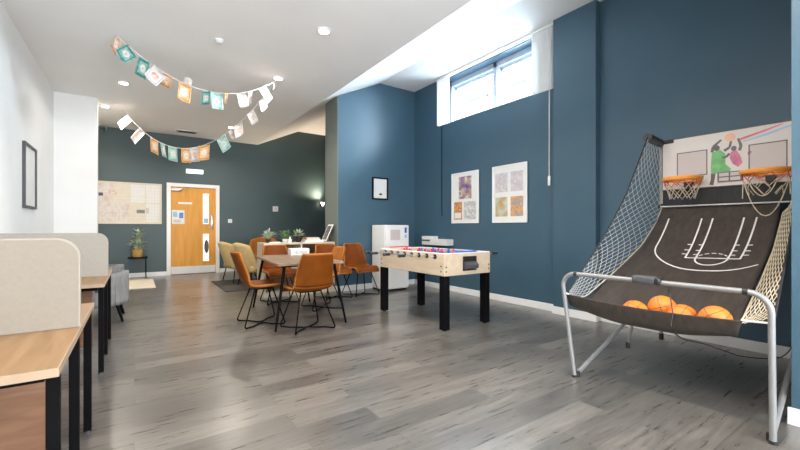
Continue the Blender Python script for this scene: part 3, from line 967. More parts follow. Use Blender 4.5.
# ------------------------------------------------------------------ return wall: picture and fridge
t = thing('picture_frame', 'small black framed picture on the blue wall above the fridge', 'picture', (3.91, 6.36, 1.912))
hw, hh = 0.175, 0.212
mb = ring_y(MB(), -hw, hw, -hh, hh, 0.024, -0.03, 0.0)
spart(mb, 'frame', 'black', t)
spart(MB().box(-hw + 0.024, hw - 0.024, -0.015, 0, -hh + 0.024, hh - 0.024), 'mount', 'offwhite', t)
spart(MB().sphere((0.01, -0.017, -0.11), 0.03, 12, 8, (1.2, 0.1, 0.7)), 'small_dark_motif', 'dark', t)

t = thing('fridge', 'white fridge against the blue wall behind the football table', 'fridge', (3.955, 6.06, 0), math.radians(0))
spart(MB().box(-0.25, 0.25, -0.20, 0.25, 0.03, 1.205, 0.010), 'body', 'fridge', t)
spart(MB().box(-0.248, 0.248, -0.255, -0.205, 0.05, 0.80, 0.012), 'door', 'fridge', t)
fd = spart(MB().box(-0.248, 0.248, -0.255, -0.205, 0.808, 1.203, 0.012), 'freezer_door', 'fridge', t)
spart(MB().box(-0.16, 0.05, -0.2575, -0.255, 0.93, 1.12, 0.002), 'energy_label', 'lilac', fd)
spart(MB().box(0.15, 0.20, -0.2575, -0.255, 1.06, 1.16, 0.002), 'blue_sticker', 'bluepl', fd)
spart(MB().box(0.15, 0.20, -0.2575, -0.255, 0.97, 1.03, 0.002), 'blue_sticker', 'skyink', fd)
spart(MB().box(-0.23, 0.23, -0.19, 0.24, 0.0, 0.03), 'plinth', 'blackpl', t)

t = thing('wall_unit', 'white boxy unit on the blue wall partly hidden behind the football table', 'wall unit', (XR, 5.62, 0.83))
spart(MB().box(-0.18, 0.0, -0.44, 0.27, 0.0, 0.115, 0.012), 'body', 'offwhite', t)
spart(MB().box(-0.16, -0.01, -0.02, 0.30, 0.115, 0.165, 0.008), 'lid', 'white', t)
spart(MB().box(-0.185, -0.17, 0.02, 0.25, 0.07, 0.10, 0.002), 'slot', 'dark', t)

# ------------------------------------------------------------------ table football
FX0, FX1, FY0, FY1 = 2.812, 3.548, 3.22, 4.572
cx, cy = (FX0 + FX1) / 2, (FY0 + FY1) / 2
hw, hl = (FX1 - FX0) / 2, (FY1 - FY0) / 2
t = thing('football_table', 'pale maple table football game on four square black legs', 'table football', (cx, cy, 0))
zb, zt = 0.613, 0.860
th = 0.03
side = MB().box(-hw, -hw + th, -hl, hl, zb, zt, 0.006)
s1 = spart(side, 'side_panel', 'maple', t)
s2 = spart(MB().box(hw - th, hw, -hl, hl, zb, zt, 0.006), 'side_panel', 'maple', t)
e1 = spart(MB().box(-hw + th, hw - th, -hl, -hl + th, zb, zt, 0.002), 'end_panel', 'maple', t)
e2 = spart(MB().box(-hw + th, hw - th, hl - th, hl, zb, zt, 0.002), 'end_panel', 'maple', t)
mb = MB()
for x in (-hw + 0.006, hw - 0.036):
    mb.box(x, x + 0.03, -hl, hl, zt, zt + 0.008, 0.003)
for y in (-hl, hl - 0.03):
    mb.box(-hw + 0.04, hw - 0.04, y, y + 0.03, zt, zt + 0.008, 0.003)
spart(mb, 'top_rim', 'white', t)
spart(MB().box(-hw + th, hw - th, -hl + th, hl - th, 0.70, 0.715), 'playfield', 'field', t)
mb = MB().box(-hw + th, hw - th, -0.004, 0.004, 0.715, 0.7165)
mb.lathe([(0.10, 0.715), (0.10, 0.7165)], 28)
spart(mb, 'field_marking', 'line', t)
for sx in (-1, 1):
    for sy in (-1, 1):
        mb = MB().box(sx * (hw - 0.046) - 0.042, sx * (hw - 0.046) + 0.042, sy * (hl - 0.046) - 0.042, sy * (hl - 0.046) + 0.042, 0.012, zb + 0.10, 0.004)
        lg = spart(mb, 'leg', 'black', t)
        spart(MB().lathe([(0.026, 0), (0.026, 0.013)], 14, (sx * (hw - 0.046), sy * (hl - 0.046), 0)), 'foot', 'blackpl', lg)
# ball return box on the near end
mb = MB().box(-0.09, 0.13, -hl - 0.010, -hl, zb + 0.045, zt - 0.035, 0.004)
rb = spart(mb, 'ball_return', 'blackpl', t)
mb = MB().prism([(-0.075, -hl - 0.010, zb + 0.06), (-0.075, -hl - 0.055, zb + 0.075), (-0.075, -hl - 0.060, zb + 0.115), (-0.075, -hl - 0.010, zb + 0.15)], (0.19, 0, 0))
spart(mb, 'chute', 'dark', rb)
mb = MB()
for (x, z) in ((-hw + 0.03, zb + 0.05), (-hw + 0.03, zb + 0.10), (hw - 0.03, zb + 0.05), (hw - 0.03, zb + 0.10)):
    mb.lathe([(0.010, -0.004), (0.010, 0.0)], 12, (x, -hl, z), 'Y')
for (y, z) in ((-hl + 0.05, zb + 0.05), (-hl + 0.05, zb + 0.11), (hl - 0.05, zb + 0.05), (hl - 0.05, zb + 0.11)):
    mb.lathe([(0.010, -0.004), (0.010, 0.0)], 12, (-hw, y, z), 'X')
spart(mb, 'bolt_heads', 'dark', t)
# score beads
for (y, m) in ((-hl + 0.015, 'bluepl'), (hl - 0.015, 'red')):
    mb = MB()
    for k in range(10):
        mb.box(-0.20 + k * 0.034, -0.172 + k * 0.034, y - 0.012, y + 0.012, zt + 0.010, zt + 0.028, 0.004)
    mb.tube([(-0.22, y, zt + 0.018), (0.16, y, zt + 0.018)], 0.004, 6)
    spart(mb, 'score_beads', m, t)
rz_ = 0.826
teams = [('red', 1, 1), ('red', 2, 1), ('bluepl', 3, -1), ('red', 5, 1), ('bluepl', 5, -1), ('red', 3, 1), ('bluepl', 2, -1), ('bluepl', 1, -1)]
for k, (m, n, hs) in enumerate(teams):
    y = hl - 0.155 - k * (2 * hl - 0.31) / 7
    off = random.uniform(-0.05, 0.05)
    o1 = -hw - (0.20 if hs > 0 else 0.06) + off * 0.6
    o2 = hw + (0.20 if hs < 0 else 0.06) + off * 0.6
    rod = spart(MB().tube([(o1, y, rz_), (o2, y, rz_)], 0.0075, 10), 'rod', 'chrome', t, smooth=True)
    hx = o1 if hs > 0 else o2
    sg = -1 if hs > 0 else 1
    spart(MB().lathe([(0.013, 0.0), (0.018, 0.01), (0.016, 0.05), (0.019, 0.09), (0.012, 0.10)] if sg > 0 else [(0.012, -0.10), (0.019, -0.09), (0.016, -0.05), (0.018, -0.01), (0.013, 0.0)], 12, (hx, y, rz_), 'X'), 'handle', 'blackpl', rod, smooth=True)
    for sx in (-1, 1):
        mb = MB()
        xx = sx * hw
        mb.lathe([(0.027, -0.008), (0.027, 0.008)], 14, (xx, y, rz_), 'X')
        spart(mb, 'bearing', 'blackpl', rod, smooth=True)
    for q in range(n):
        span = {1: 0, 2: 0.26, 3: 0.20, 5: 0.115}[n]
        x = (q - (n - 1) / 2) * span + off
        mb = MB().box(x - 0.021, x + 0.021, y - 0.014, y + 0.014, rz_ - 0.05, rz_ + 0.022, 0.006)
        mb.sphere((x, y, rz_ + 0.038), 0.017, 10, 8)
        mb.box(x - 0.012, x + 0.012, y - 0.010, y + 0.010, rz_ - 0.092, rz_ - 0.045, 0.003)
        spart(mb, 'player', m, rod)

# ------------------------------------------------------------------ right wall: posters, blind, wires
def poster(yc, label, items):
    t = thing('poster_board', label, 'poster', (XR, yc, 1.68), 0, 'white poster boards on the blue wall')
    hw, hh = 0.335, 0.447
    spart(MB().box(-0.012, 0, -hw, hw, -hh, hh), 'backing', 'paper', t)
    mb = ring_x(MB(), -hw, hw, -hh, hh, 0.018, -0.022, 0)
    spart(mb, 'frame', 'white', t)
    for (ya, yb, za, zb, m, nme) in items:
        spart(MB().box(-0.0165 if nme == 'caption_card' else -0.0145, -0.012, ya, yb, za, zb), nme, m, t)
    return t


poster(4.88, 'white poster board with a purple picture at the top and an orange print below', [
    (-0.16, 0.15, -0.02, 0.37, 'pr_purple', 'purple_print'), (0.07, 0.27, -0.38, -0.07, 'pr_orange', 'orange_print'), (-0.27, 0.02, -0.38, -0.07, 'pr_sketch', 'sketch_print'),
    (0.09, 0.25, -0.36, -0.26, 'paper', 'caption_card')])
poster(3.917, 'white poster board with four prints, two pale above two orange and brown', [
    (0.03, 0.27, 0.03, 0.33, 'pr_pale', 'pale_print'), (-0.26, -0.03, 0.03, 0.33, 'pr_pale', 'pale_print'),
    (0.03, 0.27, -0.35, -0.05, 'pr_garden', 'brown_print'), (-0.26, -0.03, -0.35, -0.05, 'pr_rust', 'rust_print')])

t = thing('vertical_blind', 'white vertical blind drawn open to both sides of the high window', 'blind', (XR, 4.40, 3.90))
spart(MB().box(-0.075, 0.0, -1.28, 1.20, 0.012, 0.045, 0.004), 'headrail', 'white', t)
for (ya, yb, n) in ((-1.255, -0.935, 9), (0.875, 1.16, 8)):
    for k in range(n):
        y = ya + (yb - ya) * (k + 0.5) / n
        Tm = Matrix.Translation((-0.042, y, 0)) @ Matrix.Rotation(math.radians(-38 if k % 2 else -32), 4, 'Z')
        spart(MB().box(-0.036, 0.036, -0.0012, 0.0012, -0.835, 0.012, mtx=Tm), 'slat', 'white', t)
    mb = MB().tube([(-0.042, ya, -0.84), (-0.042, yb, -0.84)], 0.003, 6)
    spart(mb, 'bottom_chain', 'white', t)
spart(MB().tube([(-0.075, -1.222, 0.02), (-0.085, -1.225, -2.06)], 0.006, 6), 'pull_cord', 'offwhite', t)
spart(MB().lathe([(0.014, -0.12), (0.018, -0.11), (0.018, 0.0), (0.008, 0.012)], 12, (-0.085, -1.225, -2.05)), 'cord_weight', 'white', t, smooth=True)
t = tag(MB().tube([(XR - 0.006, 5.50, 3.05), (XR - 0.006, 5.50, 1.50), (XR - 0.006, 5.49, 1.38)], 0.006, 6).obj('electric_wire', 'black'), 'thin black wire running down the blue wall under the left end of the blind', 'wire')

# ------------------------------------------------------------------ arcade basketball game
AX, AY = 2.77, 1.16
t = thing('basketball_arcade', 'folding arcade basketball game with two hoops in the blue recess', 'arcade game', (AX, AY, 0))


def pc(xd):      # centre line and half width at depth xd
    f = xd / 1.73
    return 0.04 * f, 0.60 - 0.07 * f


def P(xd, w, z):
    c, h = pc(xd)
    return Vector((xd, c + w * h, z))


R = 0.0160
# front hoop tube: two legs and the top rail as one bent tube each side + rail
def bent(side):
    pts = [P(0, side, 0.015) + Vector((0.03, -0.075 if side > 0 else 0.0, 0)), P(0, side, 0.70)]
    for k in range(1, 7):
        a = PI / 2 * k / 6
        v = P(0, side, 0.70)
        pts.append(v + Vector((0, -side * 0.10 * (1 - math.cos(a)), 0.10 * math.sin(a))))
    return pts
for sd in (-1, 1):
    lg = spart(MB().tube(bent(sd), R, 14), 'front_leg', 'silver', t, smooth=True)
    q = P(0, sd, 0) + Vector((0.03, -0.075 if sd > 0 else 0.0, 0))
    spart(MB().lathe([(0.019, 0.0), (0.0205, 0.016), (0.018, 0.018)], 14, (q.x, q.y, 0)), 'rubber_foot', 'blackpl', lg, smooth=True)
spart(MB().tube([P(0, 1, 0.80) + Vector((0, -0.10, 0)), P(0, -1, 0.80) + Vector((0, 0.10, 0))], R, 14), 'top_rail', 'silver', t, smooth=True)
for sd in (-1, 1):
    q = P(0, sd, 0.80) + Vector((0, -sd * 0.105, 0))
    spart(MB().tube([q + Vector((0, -0.012, 0)), q + Vector((0, 0.012, 0))], 0.0195, 14), 'rail_joint', 'blackpl', t, smooth=True)
sens = spart(MB().box(-0.032, 0.030, -0.055, 0.085, 0.783, 0.835, 0.012, 3), 'sensor_box', 'dark', t, smooth=True)
spart(MB().box(-0.034, 0.032, -0.085, -0.055, 0.785, 0.832, 0.010, 3), 'end_cap', 'blackpl', sens, smooth=True)
for sd in (-1, 1):
    w_ = sd * 0.93
    a, b = P(0.06, sd * 0.87 if sd > 0 else -0.985, 0.022), P(1.70, sd * 0.985, 0.60)
    m1 = a.lerp(b, 0.28) + Vector((0, 0, -0.008))
    br = spart(MB().tube([a, m1, b], 0.016, 12), 'side_brace', 'silver', t, smooth=True)
    spart(MB().lathe([(0.022, -0.022), (0.022, 0.018)], 12, tuple(a)), 'rubber_foot', 'blackpl', br)
    a, b = P(1.14, sd * 1.03 + sd * (0.09 if sd > 0 else -0.02), 0.022), P(1.14, sd * 0.985, 0.405)
    ml = spart(MB().tube([a, b], 0.014, 12), 'middle_leg', 'silver', t, smooth=True)
    spart(MB().lathe([(0.019, -0.022), (0.019, 0.03)], 12, tuple(a)), 'rubber_foot', 'blackpl', ml)
    a, b = P(1.72, sd * 1.03, 0.03), P(1.72, sd * 1.03, 2.05)
    pl = spart(MB().tube([a, b], 0.016, 12), 'back_pole', 'silver', t, smooth=True)
    spart(MB().lathe([(0.021, -0.03), (0.021, 0.03)], 12, tuple(a)), 'rubber_foot', 'blackpl', pl)
    spart(MB().box(-0.03, 0.03, -0.022, 0.022, -0.04, 0.04, 0.006, mtx=Matrix.Translation(P(1.72, sd * 1.03, 1.36))), 'pole_clamp', 'blackpl', pl)
    a, b = P(1.73, sd * 1.03, 2.04), P(1.43, sd * 1.03, 2.068)
    arm = spart(MB().tube([a, b], 0.014, 10), 'net_arm', 'silver', t, smooth=True)
    spart(MB().tube([a.lerp(b, 0.12) + Vector((0, 0, -0.020)), b + Vector((-0.012, 0, -0.020))], 0.042, 12), 'padded_sleeve', 'blackpl', arm, smooth=True)
    # straps from the sheet corners to the front legs
    spart(MB().tube([P(0.0, sd * 0.985, 0.645), P(0.03, 0.95 if sd > 0 else -0.79, 0.632)], 0.006, 6), 'strap', 'line', t)

# rolling sheet: s = 0 at the front lip, 1 at the back bar
SP = [(0.025, 0.632), (0.045, 0.585), (0.085, 0.535), (0.16, 0.515), (0.27, 0.545), (0.45, 0.62), (0.70, 0.735), (0.95, 0.845), (1.26, 0.985), (1.50, 1.16), (1.69, 1.355)]


def sheet_prof(s):
    f = s * (len(SP) - 1)
    i = min(int(f), len(SP) - 2)
    k = f - i
    p = [SP[max(0, i - 1)], SP[i], SP[i + 1], SP[min(len(SP) - 1, i + 2)]]
    out = []
    for q in range(2):
        a, b, c, d_ = (r[q] for r in p)
        out.append(0.5 * ((2 * b) + (-a + c) * k + (2 * a - 5 * b + 4 * c - d_) * k * k + (-a + 3 * b - 3 * c + d_) * k ** 3))
    return out


def right_edge(s):
    return 0.80 - 0.13 * min(1.0, s / 0.45)      # the sheet is drawn in on the right


def sheet(s, w):
    """w is the true fraction of the half width; the sheet spans -right_edge .. 0.98"""
    x, z = sheet_prof(s)
    re = right_edge(s)
    u = (w - (0.98 - re) / 2) / ((0.98 + re) / 2)
    u = max(-1.0, min(1.0, u))
    sag = 0.060 * (1 - u * u) * min(1.0, 0.35 + s * 3.0) * (1.0 if s < 0.5 else (1 - s) * 2)
    ripple = 0.006 * math.sin(w * 9 + s * 3) * s * (1 - s) * 2
    return P(x, w, z - sag + ripple)


sh = spart(MB().grid(lambda a, b: sheet(a, -right_edge(a) + (0.98 + right_edge(a)) * b), 60, 40), 'ramp_sheet', 'sheet', t, smooth='all', solid=0.004)


def s_of_x(x):
    lo, hi = 0.0, 1.0
    for _ in range(40):
        m_ = (lo + hi) / 2
        if sheet_prof(m_)[0] < x:
            lo = m_
        else:
            hi = m_
    return lo


def court(pts, wd=0.0115, name='court_line'):
    """polyline in (depth, w) drawn as a ribbon lying on the sheet"""
    dense = []
    for a, b in zip(pts, pts[1:]):
        n = max(1, int(math.hypot(a[0] - b[0], (a[1] - b[1]) * 0.5) / 0.03))
        for k in range(n):
            dense.append((a[0] + (b[0] - a[0]) * k / n, a[1] + (b[1] - a[1]) * k / n))
    dense.append(pts[-1])
    cmb = MB()
    p3 = []
    for (x, w) in dense:
        s = s_of_x(x)
        if w < -right_edge(s) + 0.02:
            continue
        v = sheet(s, w)
        e = 0.004
        nrm = (sheet(min(1, s + e), w) - v).cross(sheet(s, w + e) - v)
        if nrm.z < 0:
            nrm = -nrm
        nrm.normalize()
        p3.append((v + nrm * 0.0025, nrm))
    for (a, na), (b, nb) in zip(p3, p3[1:]):
        strip(cmb, [a, b], wd, na, 0.0015)
    return cmb.obj(name, 'line', sh)


BX = 1.585     # upper ends of the lines
WC = -0.06     # court is printed a touch off the middle of the sheet
arc = [(BX, 0.80)]
N_ = 26
for k in range(N_ + 1):
    a = PI * k / N_
    arc.append((1.30 - 0.36 * math.sin(a), WC + 0.83 * math.cos(a)))
arc.append((BX, -0.90))
court(arc, name='arc_line')
court([(BX, WC + 0.36), (1.135, WC + 0.33), (1.135, WC - 0.33), (BX, WC - 0.36)], name='key_line')
key = [(BX, WC + 0.205), (1.135, WC + 0.195)]
for k in range(13):
    a = PI * k / 12
    key.append((1.135 - 0.11 * math.sin(a), WC + 0.195 * math.cos(a)))
key += [(1.135, WC - 0.195), (BX, WC - 0.205)]
court(key, name='free_throw_line')
for k in range(7):
    a0, a1 = PI * (k + 0.2) / 7, PI * (k + 0.75) / 7
    court([(1.135 + 0.075 * math.sin(a0), WC + 0.195 * math.cos(a0)), (1.135 + 0.075 * math.sin(a1), WC + 0.195 * math.cos(a1))], 0.009, 'court_dash')
for x in (1.19, 1.25, 1.32):
    for sd in (-1, 1):
        court([(x, WC + sd * 0.345), (x, WC + sd * 0.40)], 0.011, 'court_tick')
        court([(x, WC + sd * 0.20), (x, WC + sd * 0.25)], 0.010, 'court_tick')
spart(MB().tube([P(1.69, 1.02, 1.368), P(1.69, -1.02, 1.368)], 0.007, 10), 'sheet_bar', 'line', t, smooth=True)
spart(MB().box(1.705, 1.712, 0.04 - 0.525, 0.04 + 0.525, 1.37, 1.55), 'back_curtain', 'blacknylon', t)

# side nets
def net(sd):
    O = [(1.39, 2.045), (1.18, 1.75), (0.965, 1.455), (0.74, 1.22), (0.527, 1.02), (0.33, 0.86), (0.16, 0.72), (0.09, 0.66)]
    I = [(1.71, 2.03), (1.71, 1.66), (1.705, 1.38), (1.585, 1.215), (1.27, 0.985), (0.80, 0.77), (0.32, 0.585), (0.12, 0.58)]

    def ev(C, f):
        f = max(0, min(1, f)) * (len(C) - 1)
        i = min(int(f), len(C) - 2)
        k = f - i
        return (C[i][0] * (1 - k) + C[i + 1][0] * k, C[i][1] * (1 - k) + C[i + 1][1] * k)

    def q(a, b):
        o, n = ev(O, a), ev(I, a)
        x, z = o[0] * (1 - b) + n[0] * b, o[1] * (1 - b) + n[1] * b
        w = sd * (1.0 + 0.02 * math.sin(b * PI))
        if sd < 0:      # this side's inner edge follows the drawn-in sheet
            low = max(0.0, min(1.0, (a - 0.18) / 0.2))
            w = -1.0 + (0.30 * b * low)
        return P(x, w, z)
    mb = MB()
    NL, NW = 23, 7
    for i in range(-NW, NL + 1):
        for dirn in (1, -1):
            pts = []
            for j in range(NW + 1):
                a = (i + j) / NL if dirn > 0 else (i + NW - j) / NL
                if 0 <= a <= 1:
                    pts.append(q(a, j / NW))
            if len(pts) > 1:
                mb.tube(pts, 0.0024, 4, caps=False)
    n_ = spart(mb, 'side_net', 'net' if sd > 0 else 'rope', t)
    spart(MB().tube([q(k / 40, 0) for k in range(41)], 0.006, 6), 'border_cord', 'blackpl', n_)
    spart(MB().tube([q(k / 40, 1) for k in range(41)], 0.005, 6), 'border_cord', 'rope', n_)


net(1)
net(-1)

# backboard with printed artwork (faces -x)
bx = 1.695
def yb_(y):        # world y to local
    return y - AY
yl, yr, z0, z1 = yb_(1.725), yb_(0.675), 1.535, 2.04
def bb_poly(ins):
    r = 0.07 - ins
    a_, b_ = yl - ins, yr + ins
    pts = [(a_, z0 + ins)]
    for k in range(7):
        an = PI - PI / 2 * k / 6
        pts.append((a_ - r - r * math.cos(an) * 1.0 if False else a_ - r + r * (-math.cos(an)), z1 - ins - r + r * math.sin(an)))
    for k in range(7):
        an = PI / 2 - PI / 2 * k / 6
        pts.append((b_ + r - r * math.cos(an), z1 - ins - r + r * math.sin(an)))
    pts.append((b_, z0 + ins))
    return pts
bd = spart(MB().prism([(bx, y, z) for y, z in bb_poly(0)], (0.014, 0, 0)), 'backboard', 'board', t)
mb = MB()
ring = bb_poly(0)
mb.tube([(bx - 0.001, y, z) for y, z in ring], 0.005, 6, closed=True)
spart(mb, 'edge_trim', 'greyink', bd)
mb = MB().box(bx - 0.012, bx + 0.02, yl - 0.10, yl + 0.004, z1 - 0.035, z1 + 0.006, 0.006)
spart(mb, 'corner_guard', 'blackpl', bd)


def flat(pts, m, name, off=0.0016, x=None):
    """flat printed shape on the board from world (y, z) points"""
    xx = (bx if x is None else x)
    dy_ = 0.0 if 'panel' in name else -0.032
    o = MB().prism([(xx, yb_(y + dy_), z) for y, z in pts], (-off, 0, 0)).obj(name, m, bd)
    return o


def frame_print(ya, yb, za, zb):
    flat([(ya - 0.008, za + 0.008), (yb + 0.008, za + 0.008), (yb + 0.008, zb - 0.008), (ya - 0.008, zb - 0.008)], 'lilac', 'target_panel', 0.0012)
    mb = MB()
    w_ = 0.009
    for (a, b, c, d_) in ((ya, ya - w_, za, zb), (yb + w_, yb, za, zb), (ya, yb, za, za + w_), (ya, yb, zb - w_, zb)):
        y0_, y1_ = sorted((yb_(a), yb_(b)))
        mb.box(bx - 0.0022, bx - 0.0002, y0_, y1_, c, d_)
    spart(mb, 'target_square', 'greyink', bd)


frame_print(1.597, 1.348, 1.655, 1.895)
frame_print(1.052, 0.804, 1.655, 1.885)


def limb(pts, wd, m, name):
    mb = MB()
    for (a, b), (wa, wb) in zip(zip(pts, pts[1:]), zip(wd, wd[1:])):
        A, B = Vector((bx, yb_(a[0] - 0.032), a[1])), Vector((bx, yb_(b[0] - 0.032), b[1]))
        d_ = (B - A).normalized()
        s_ = Vector((0, -d_.z, d_.y))
        mb.prism([A - s_ * wa, B - s_ * wb, B + s_ * wb, A + s_ * wa], (-0.0018, 0, 0))
    return spart(mb, name, m, bd)


# green and pink jumping players, ball, swooshes, score box
flat([(1.345, 1.86), (1.285, 1.875), (1.245, 1.83), (1.245, 1.74), (1.205, 1.69), (1.215, 1.655), (1.35, 1.655), (1.355, 1.72)], 'greenink', 'green_player')
flat([(1.205, 1.845), (1.165, 1.850), (1.140, 1.80), (1.125, 1.735), (1.155, 1.70), (1.195, 1.735), (1.215, 1.79)], 'pinkink', 'pink_player')
limb([(1.345, 1.86), (1.335, 1.91), (1.275, 1.965)], (0.012, 0.012, 0.008), 'greyink', 'player_arm')
limb([(1.255, 1.86), (1.215, 1.885), (1.205, 1.94)], (0.012, 0.010, 0.008), 'greyink', 'player_arm')
limb([(1.145, 1.845), (1.135, 1.89), (1.155, 1.955)], (0.011, 0.011, 0.008), 'greyink', 'player_arm')
limb([(1.215, 1.83), (1.24, 1.80), (1.27, 1.80)], (0.010, 0.010, 0.007), 'greyink', 'player_arm')
limb([(1.335, 1.66), (1.340, 1.60), (1.350, 1.555)], (0.018, 0.014, 0.016), 'greyink', 'player_leg')
limb([(1.305, 1.66), (1.295, 1.61), (1.32, 1.57)], (0.016, 0.012, 0.012), 'board', 'player_leg')
flat([(1.31 + 0.024 * math.cos(a * PI / 8), 1.893 + 0.026 * math.sin(a * PI / 8)) for a in range(16)], 'greyink', 'player_head')
flat([(1.185 + 0.020 * math.cos(a * PI / 8), 1.870 + 0.024 * math.sin(a * PI / 8)) for a in range(16)], 'greyink', 'player_head')
flat([(1.212 + 0.040 * math.cos(a * PI / 8), 1.978 + 0.036 * math.sin(a * PI / 8)) for a in range(16)], 'peach', 'printed_ball', 0.001)
flat([(1.14, 1.955), (0.99, 1.995), (0.88, 2.025), (0.85, 2.025), (0.98, 1.98), (1.14, 1.935)], 'hotink', 'red_swoosh')
flat([(1.12, 1.925), (0.96, 1.965), (0.80, 2.012), (0.80, 1.998), (0.96, 1.948), (1.12, 1.915)], 'skyink', 'blue_swoosh')
flat([(1.09, 1.82), (1.075, 1.835), (1.06, 1.82), (1.075, 1.795), (1.09, 1.80)], 'pinkink', 'pink_splash')
mb = MB().box(bx - 0.012, bx, yb_(1.095), yb_(1.270), 1.575, 1.665)
sbx = spart(mb, 'score_display', 'greyink', bd)
mb = MB()
for i in range(2):
    for j in range(2):
        ya = yb_(1.105) + i * 0.082
        mb.box(bx - 0.0135, bx - 0.012, ya, ya + 0.070, 1.583 + j * 0.042, 1.614 + j * 0.042)
spart(mb, 'digit_windows', 'lilac', sbx)


def hoop(yc, torn, r=0.150):
    cy_ = yb_(yc)
    hx, hz = bx - 0.175, 1.625
    n = 40
    rim = spart(MB().tube([(hx + r * math.cos(2 * PI * k / n), cy_ + r * math.sin(2 * PI * k / n), hz) for k in range(n)], 0.0105, 10, closed=True), 'hoop_rim', 'rim', t, smooth=True)
    mb = MB()
    ringo = [(r + 0.008, 0.008), (r + 0.012, 0.0), (r + 0.005, -0.028), (r - 0.004, -0.028), (r - 0.002, 0.0)]
    mb.grid(lambda a, b: (hx + (r + 0.010 - 0.008 * b) * math.cos(2 * PI * a), cy_ + (r + 0.010 - 0.008 * b) * math.sin(2 * PI * a), hz + 0.008 - 0.036 * b), 40, 3)
    spart(mb, 'rim_band', 'rim', rim, smooth='all', solid=0.004)
    mb = MB().box(hx + r - 0.005, bx, cy_ - 0.05, cy_ + 0.05, hz - 0.028, hz + 0.006, 0.004)
    spart(mb, 'mounting_plate', 'rim', rim)
    mb = MB().box(bx - 0.05, bx, cy_ - 0.035, cy_ + 0.035, hz - 0.085, hz - 0.025, 0.006)
    spart(mb, 'hinge_block', 'blackpl', rim)
    # net: three tiers of crossing strands
    NS = 9
    tiers = [(r, hz - 0.02), (r * 0.90, hz - 0.075), (r * 0.76, hz - 0.135), (r * 0.66, hz - 0.195)]
    mats_ = ['redrope', 'rope', 'rope']

    def pt(tier, k):
        rr, zz = tiers[tier]
        a = 2 * PI * (k + 0.5 * (tier % 2)) / NS
        return Vector((hx + rr * math.cos(a), cy_ + rr * math.sin(a), zz))
    rnd = random.Random(5 if torn else 4)
    for ti in range(3):
        mb = MB()
        for k in range(NS):
            for dk in (0, 1):
                k2 = k + dk - (1 if ti % 2 == 0 else 0)
                if torn and ti > 0 and rnd.random() < 0.55:
                    continue
                mb.tube([pt(ti, k), pt(ti + 1, k2)], 0.0036, 5)
        spart(mb, 'hoop_net', mats_[ti], rim)
    if torn:
        mb = MB()
        for (k0, k1, dz) in ((2, 6, 0.30), (3, 5, 0.14)):
            a, b = pt(1, k0), pt(1, k1)
            pts = []
            for k in range(13):
                f = k / 12
                v = a.lerp(b, f)
                v.z -= dz * (1 - (2 * f - 1) ** 2)
                pts.append(v)
            spart(MB().tube(pts, 0.0042, 5), 'loose_strand', 'rope', rim)
        mb.tube([pt(1, 2), pt(1, 2) + Vector((0.0, 0.004, -0.15))], 0.004, 5)
        spart(mb, 'loose_strand', 'rope', rim)
        spart(MB().tube([pt(1, 6), pt(1, 6) + Vector((0.0, -0.004, -0.13))], 0.004, 5), 'loose_strand', 'rope', rim)
    else:
        mb = MB()
        for k in range(NS):
            a = pt(3, k)
            mb.sphere(a, 0.007, 6, 5)
        spart(mb, 'net_knot', 'bluerope', rim)


hoop(1.490, False)
hoop(0.898, True, 0.160)

# basketballs
def ball(yw, xw, label):
    s = s_of_x(xw - AX)
    w = (yw - AY - pc(xw - AX)[0]) / pc(xw - AX)[1]
    z = sheet(s, w).z
    return yw, xw, z


def basketball(x, y, z, rot, label):
    r = 0.087
    o = thing('basketball', label, 'ball', (x, y, z), 0, 'orange basketballs in the arcade game')
    mb = MB().sphere((0, 0, 0), r, 28, 18)
    bo = spart(mb, 'skin', 'orange', o, smooth='all')
    mb = MB()
    Rm = Matrix.Rotation(rot[0], 3, 'X') @ Matrix.Rotation(rot[1], 3, 'Y') @ Matrix.Rotation(rot[2], 3, 'Z')
    rr = r * 1.0
    for ax in range(2):
        pts = []
        for k in range(40):
            a = 2 * PI * k / 40
            v = Vector((math.cos(a), math.sin(a), 0)) if ax == 0 else Vector((math.cos(a), 0, math.sin(a)))
            pts.append(Rm @ (v * rr))
        mb.tube(pts, 0.0014, 5, closed=True)
    for sg in (-1, 1):
        pts = []
        for k in range(40):
            a = 2 * PI * k / 40
            v = Vector((0.78 * math.cos(a), sg * (0.50 + 0.18 * math.cos(2 * a)), 0.78 * math.sin(a))).normalized()
            pts.append(Rm @ (v * rr))
        mb.tube(pts, 0.0014, 5, closed=True)
    spart(mb, 'seam', 'blackpl', bo)
    return o


BALLS = [(2.93, 1.306, (0.4, 0.9, 0.2), 'orange basketball at the left end of the row behind the sheet lip'),
         (3.045, 1.178, (1.2, 0.3, 0.6), 'orange basketball second from the left, set furthest back'),
         (2.955, 1.026, (0.2, 1.1, 0.9), 'orange basketball second from the right, between two others'),
         (2.93, 0.846, (0.9, 0.2, 0.3), 'orange basketball at the right end with its dark seams towards the camera')]
for (x, y, rot, lab) in BALLS:
    zs = []
    for dx in (-0.075, -0.06, -0.035, 0, 0.035, 0.06, 0.075):
        for dy in (-0.07, -0.035, 0, 0.035, 0.07):
            rr2 = dx * dx + dy * dy
            if rr2 > 0.087 ** 2 * 0.9:
                continue
            xx = x + dx
            s = s_of_x(xx - AX)
            w = (y + dy - AY - pc(xx - AX)[0]) / pc(xx - AX)[1]
            zs.append(sheet(s, w).z + 0.003 + math.sqrt(0.087 ** 2 - rr2))
    basketball(x, y, max(zs) + 0.001, rot, lab)

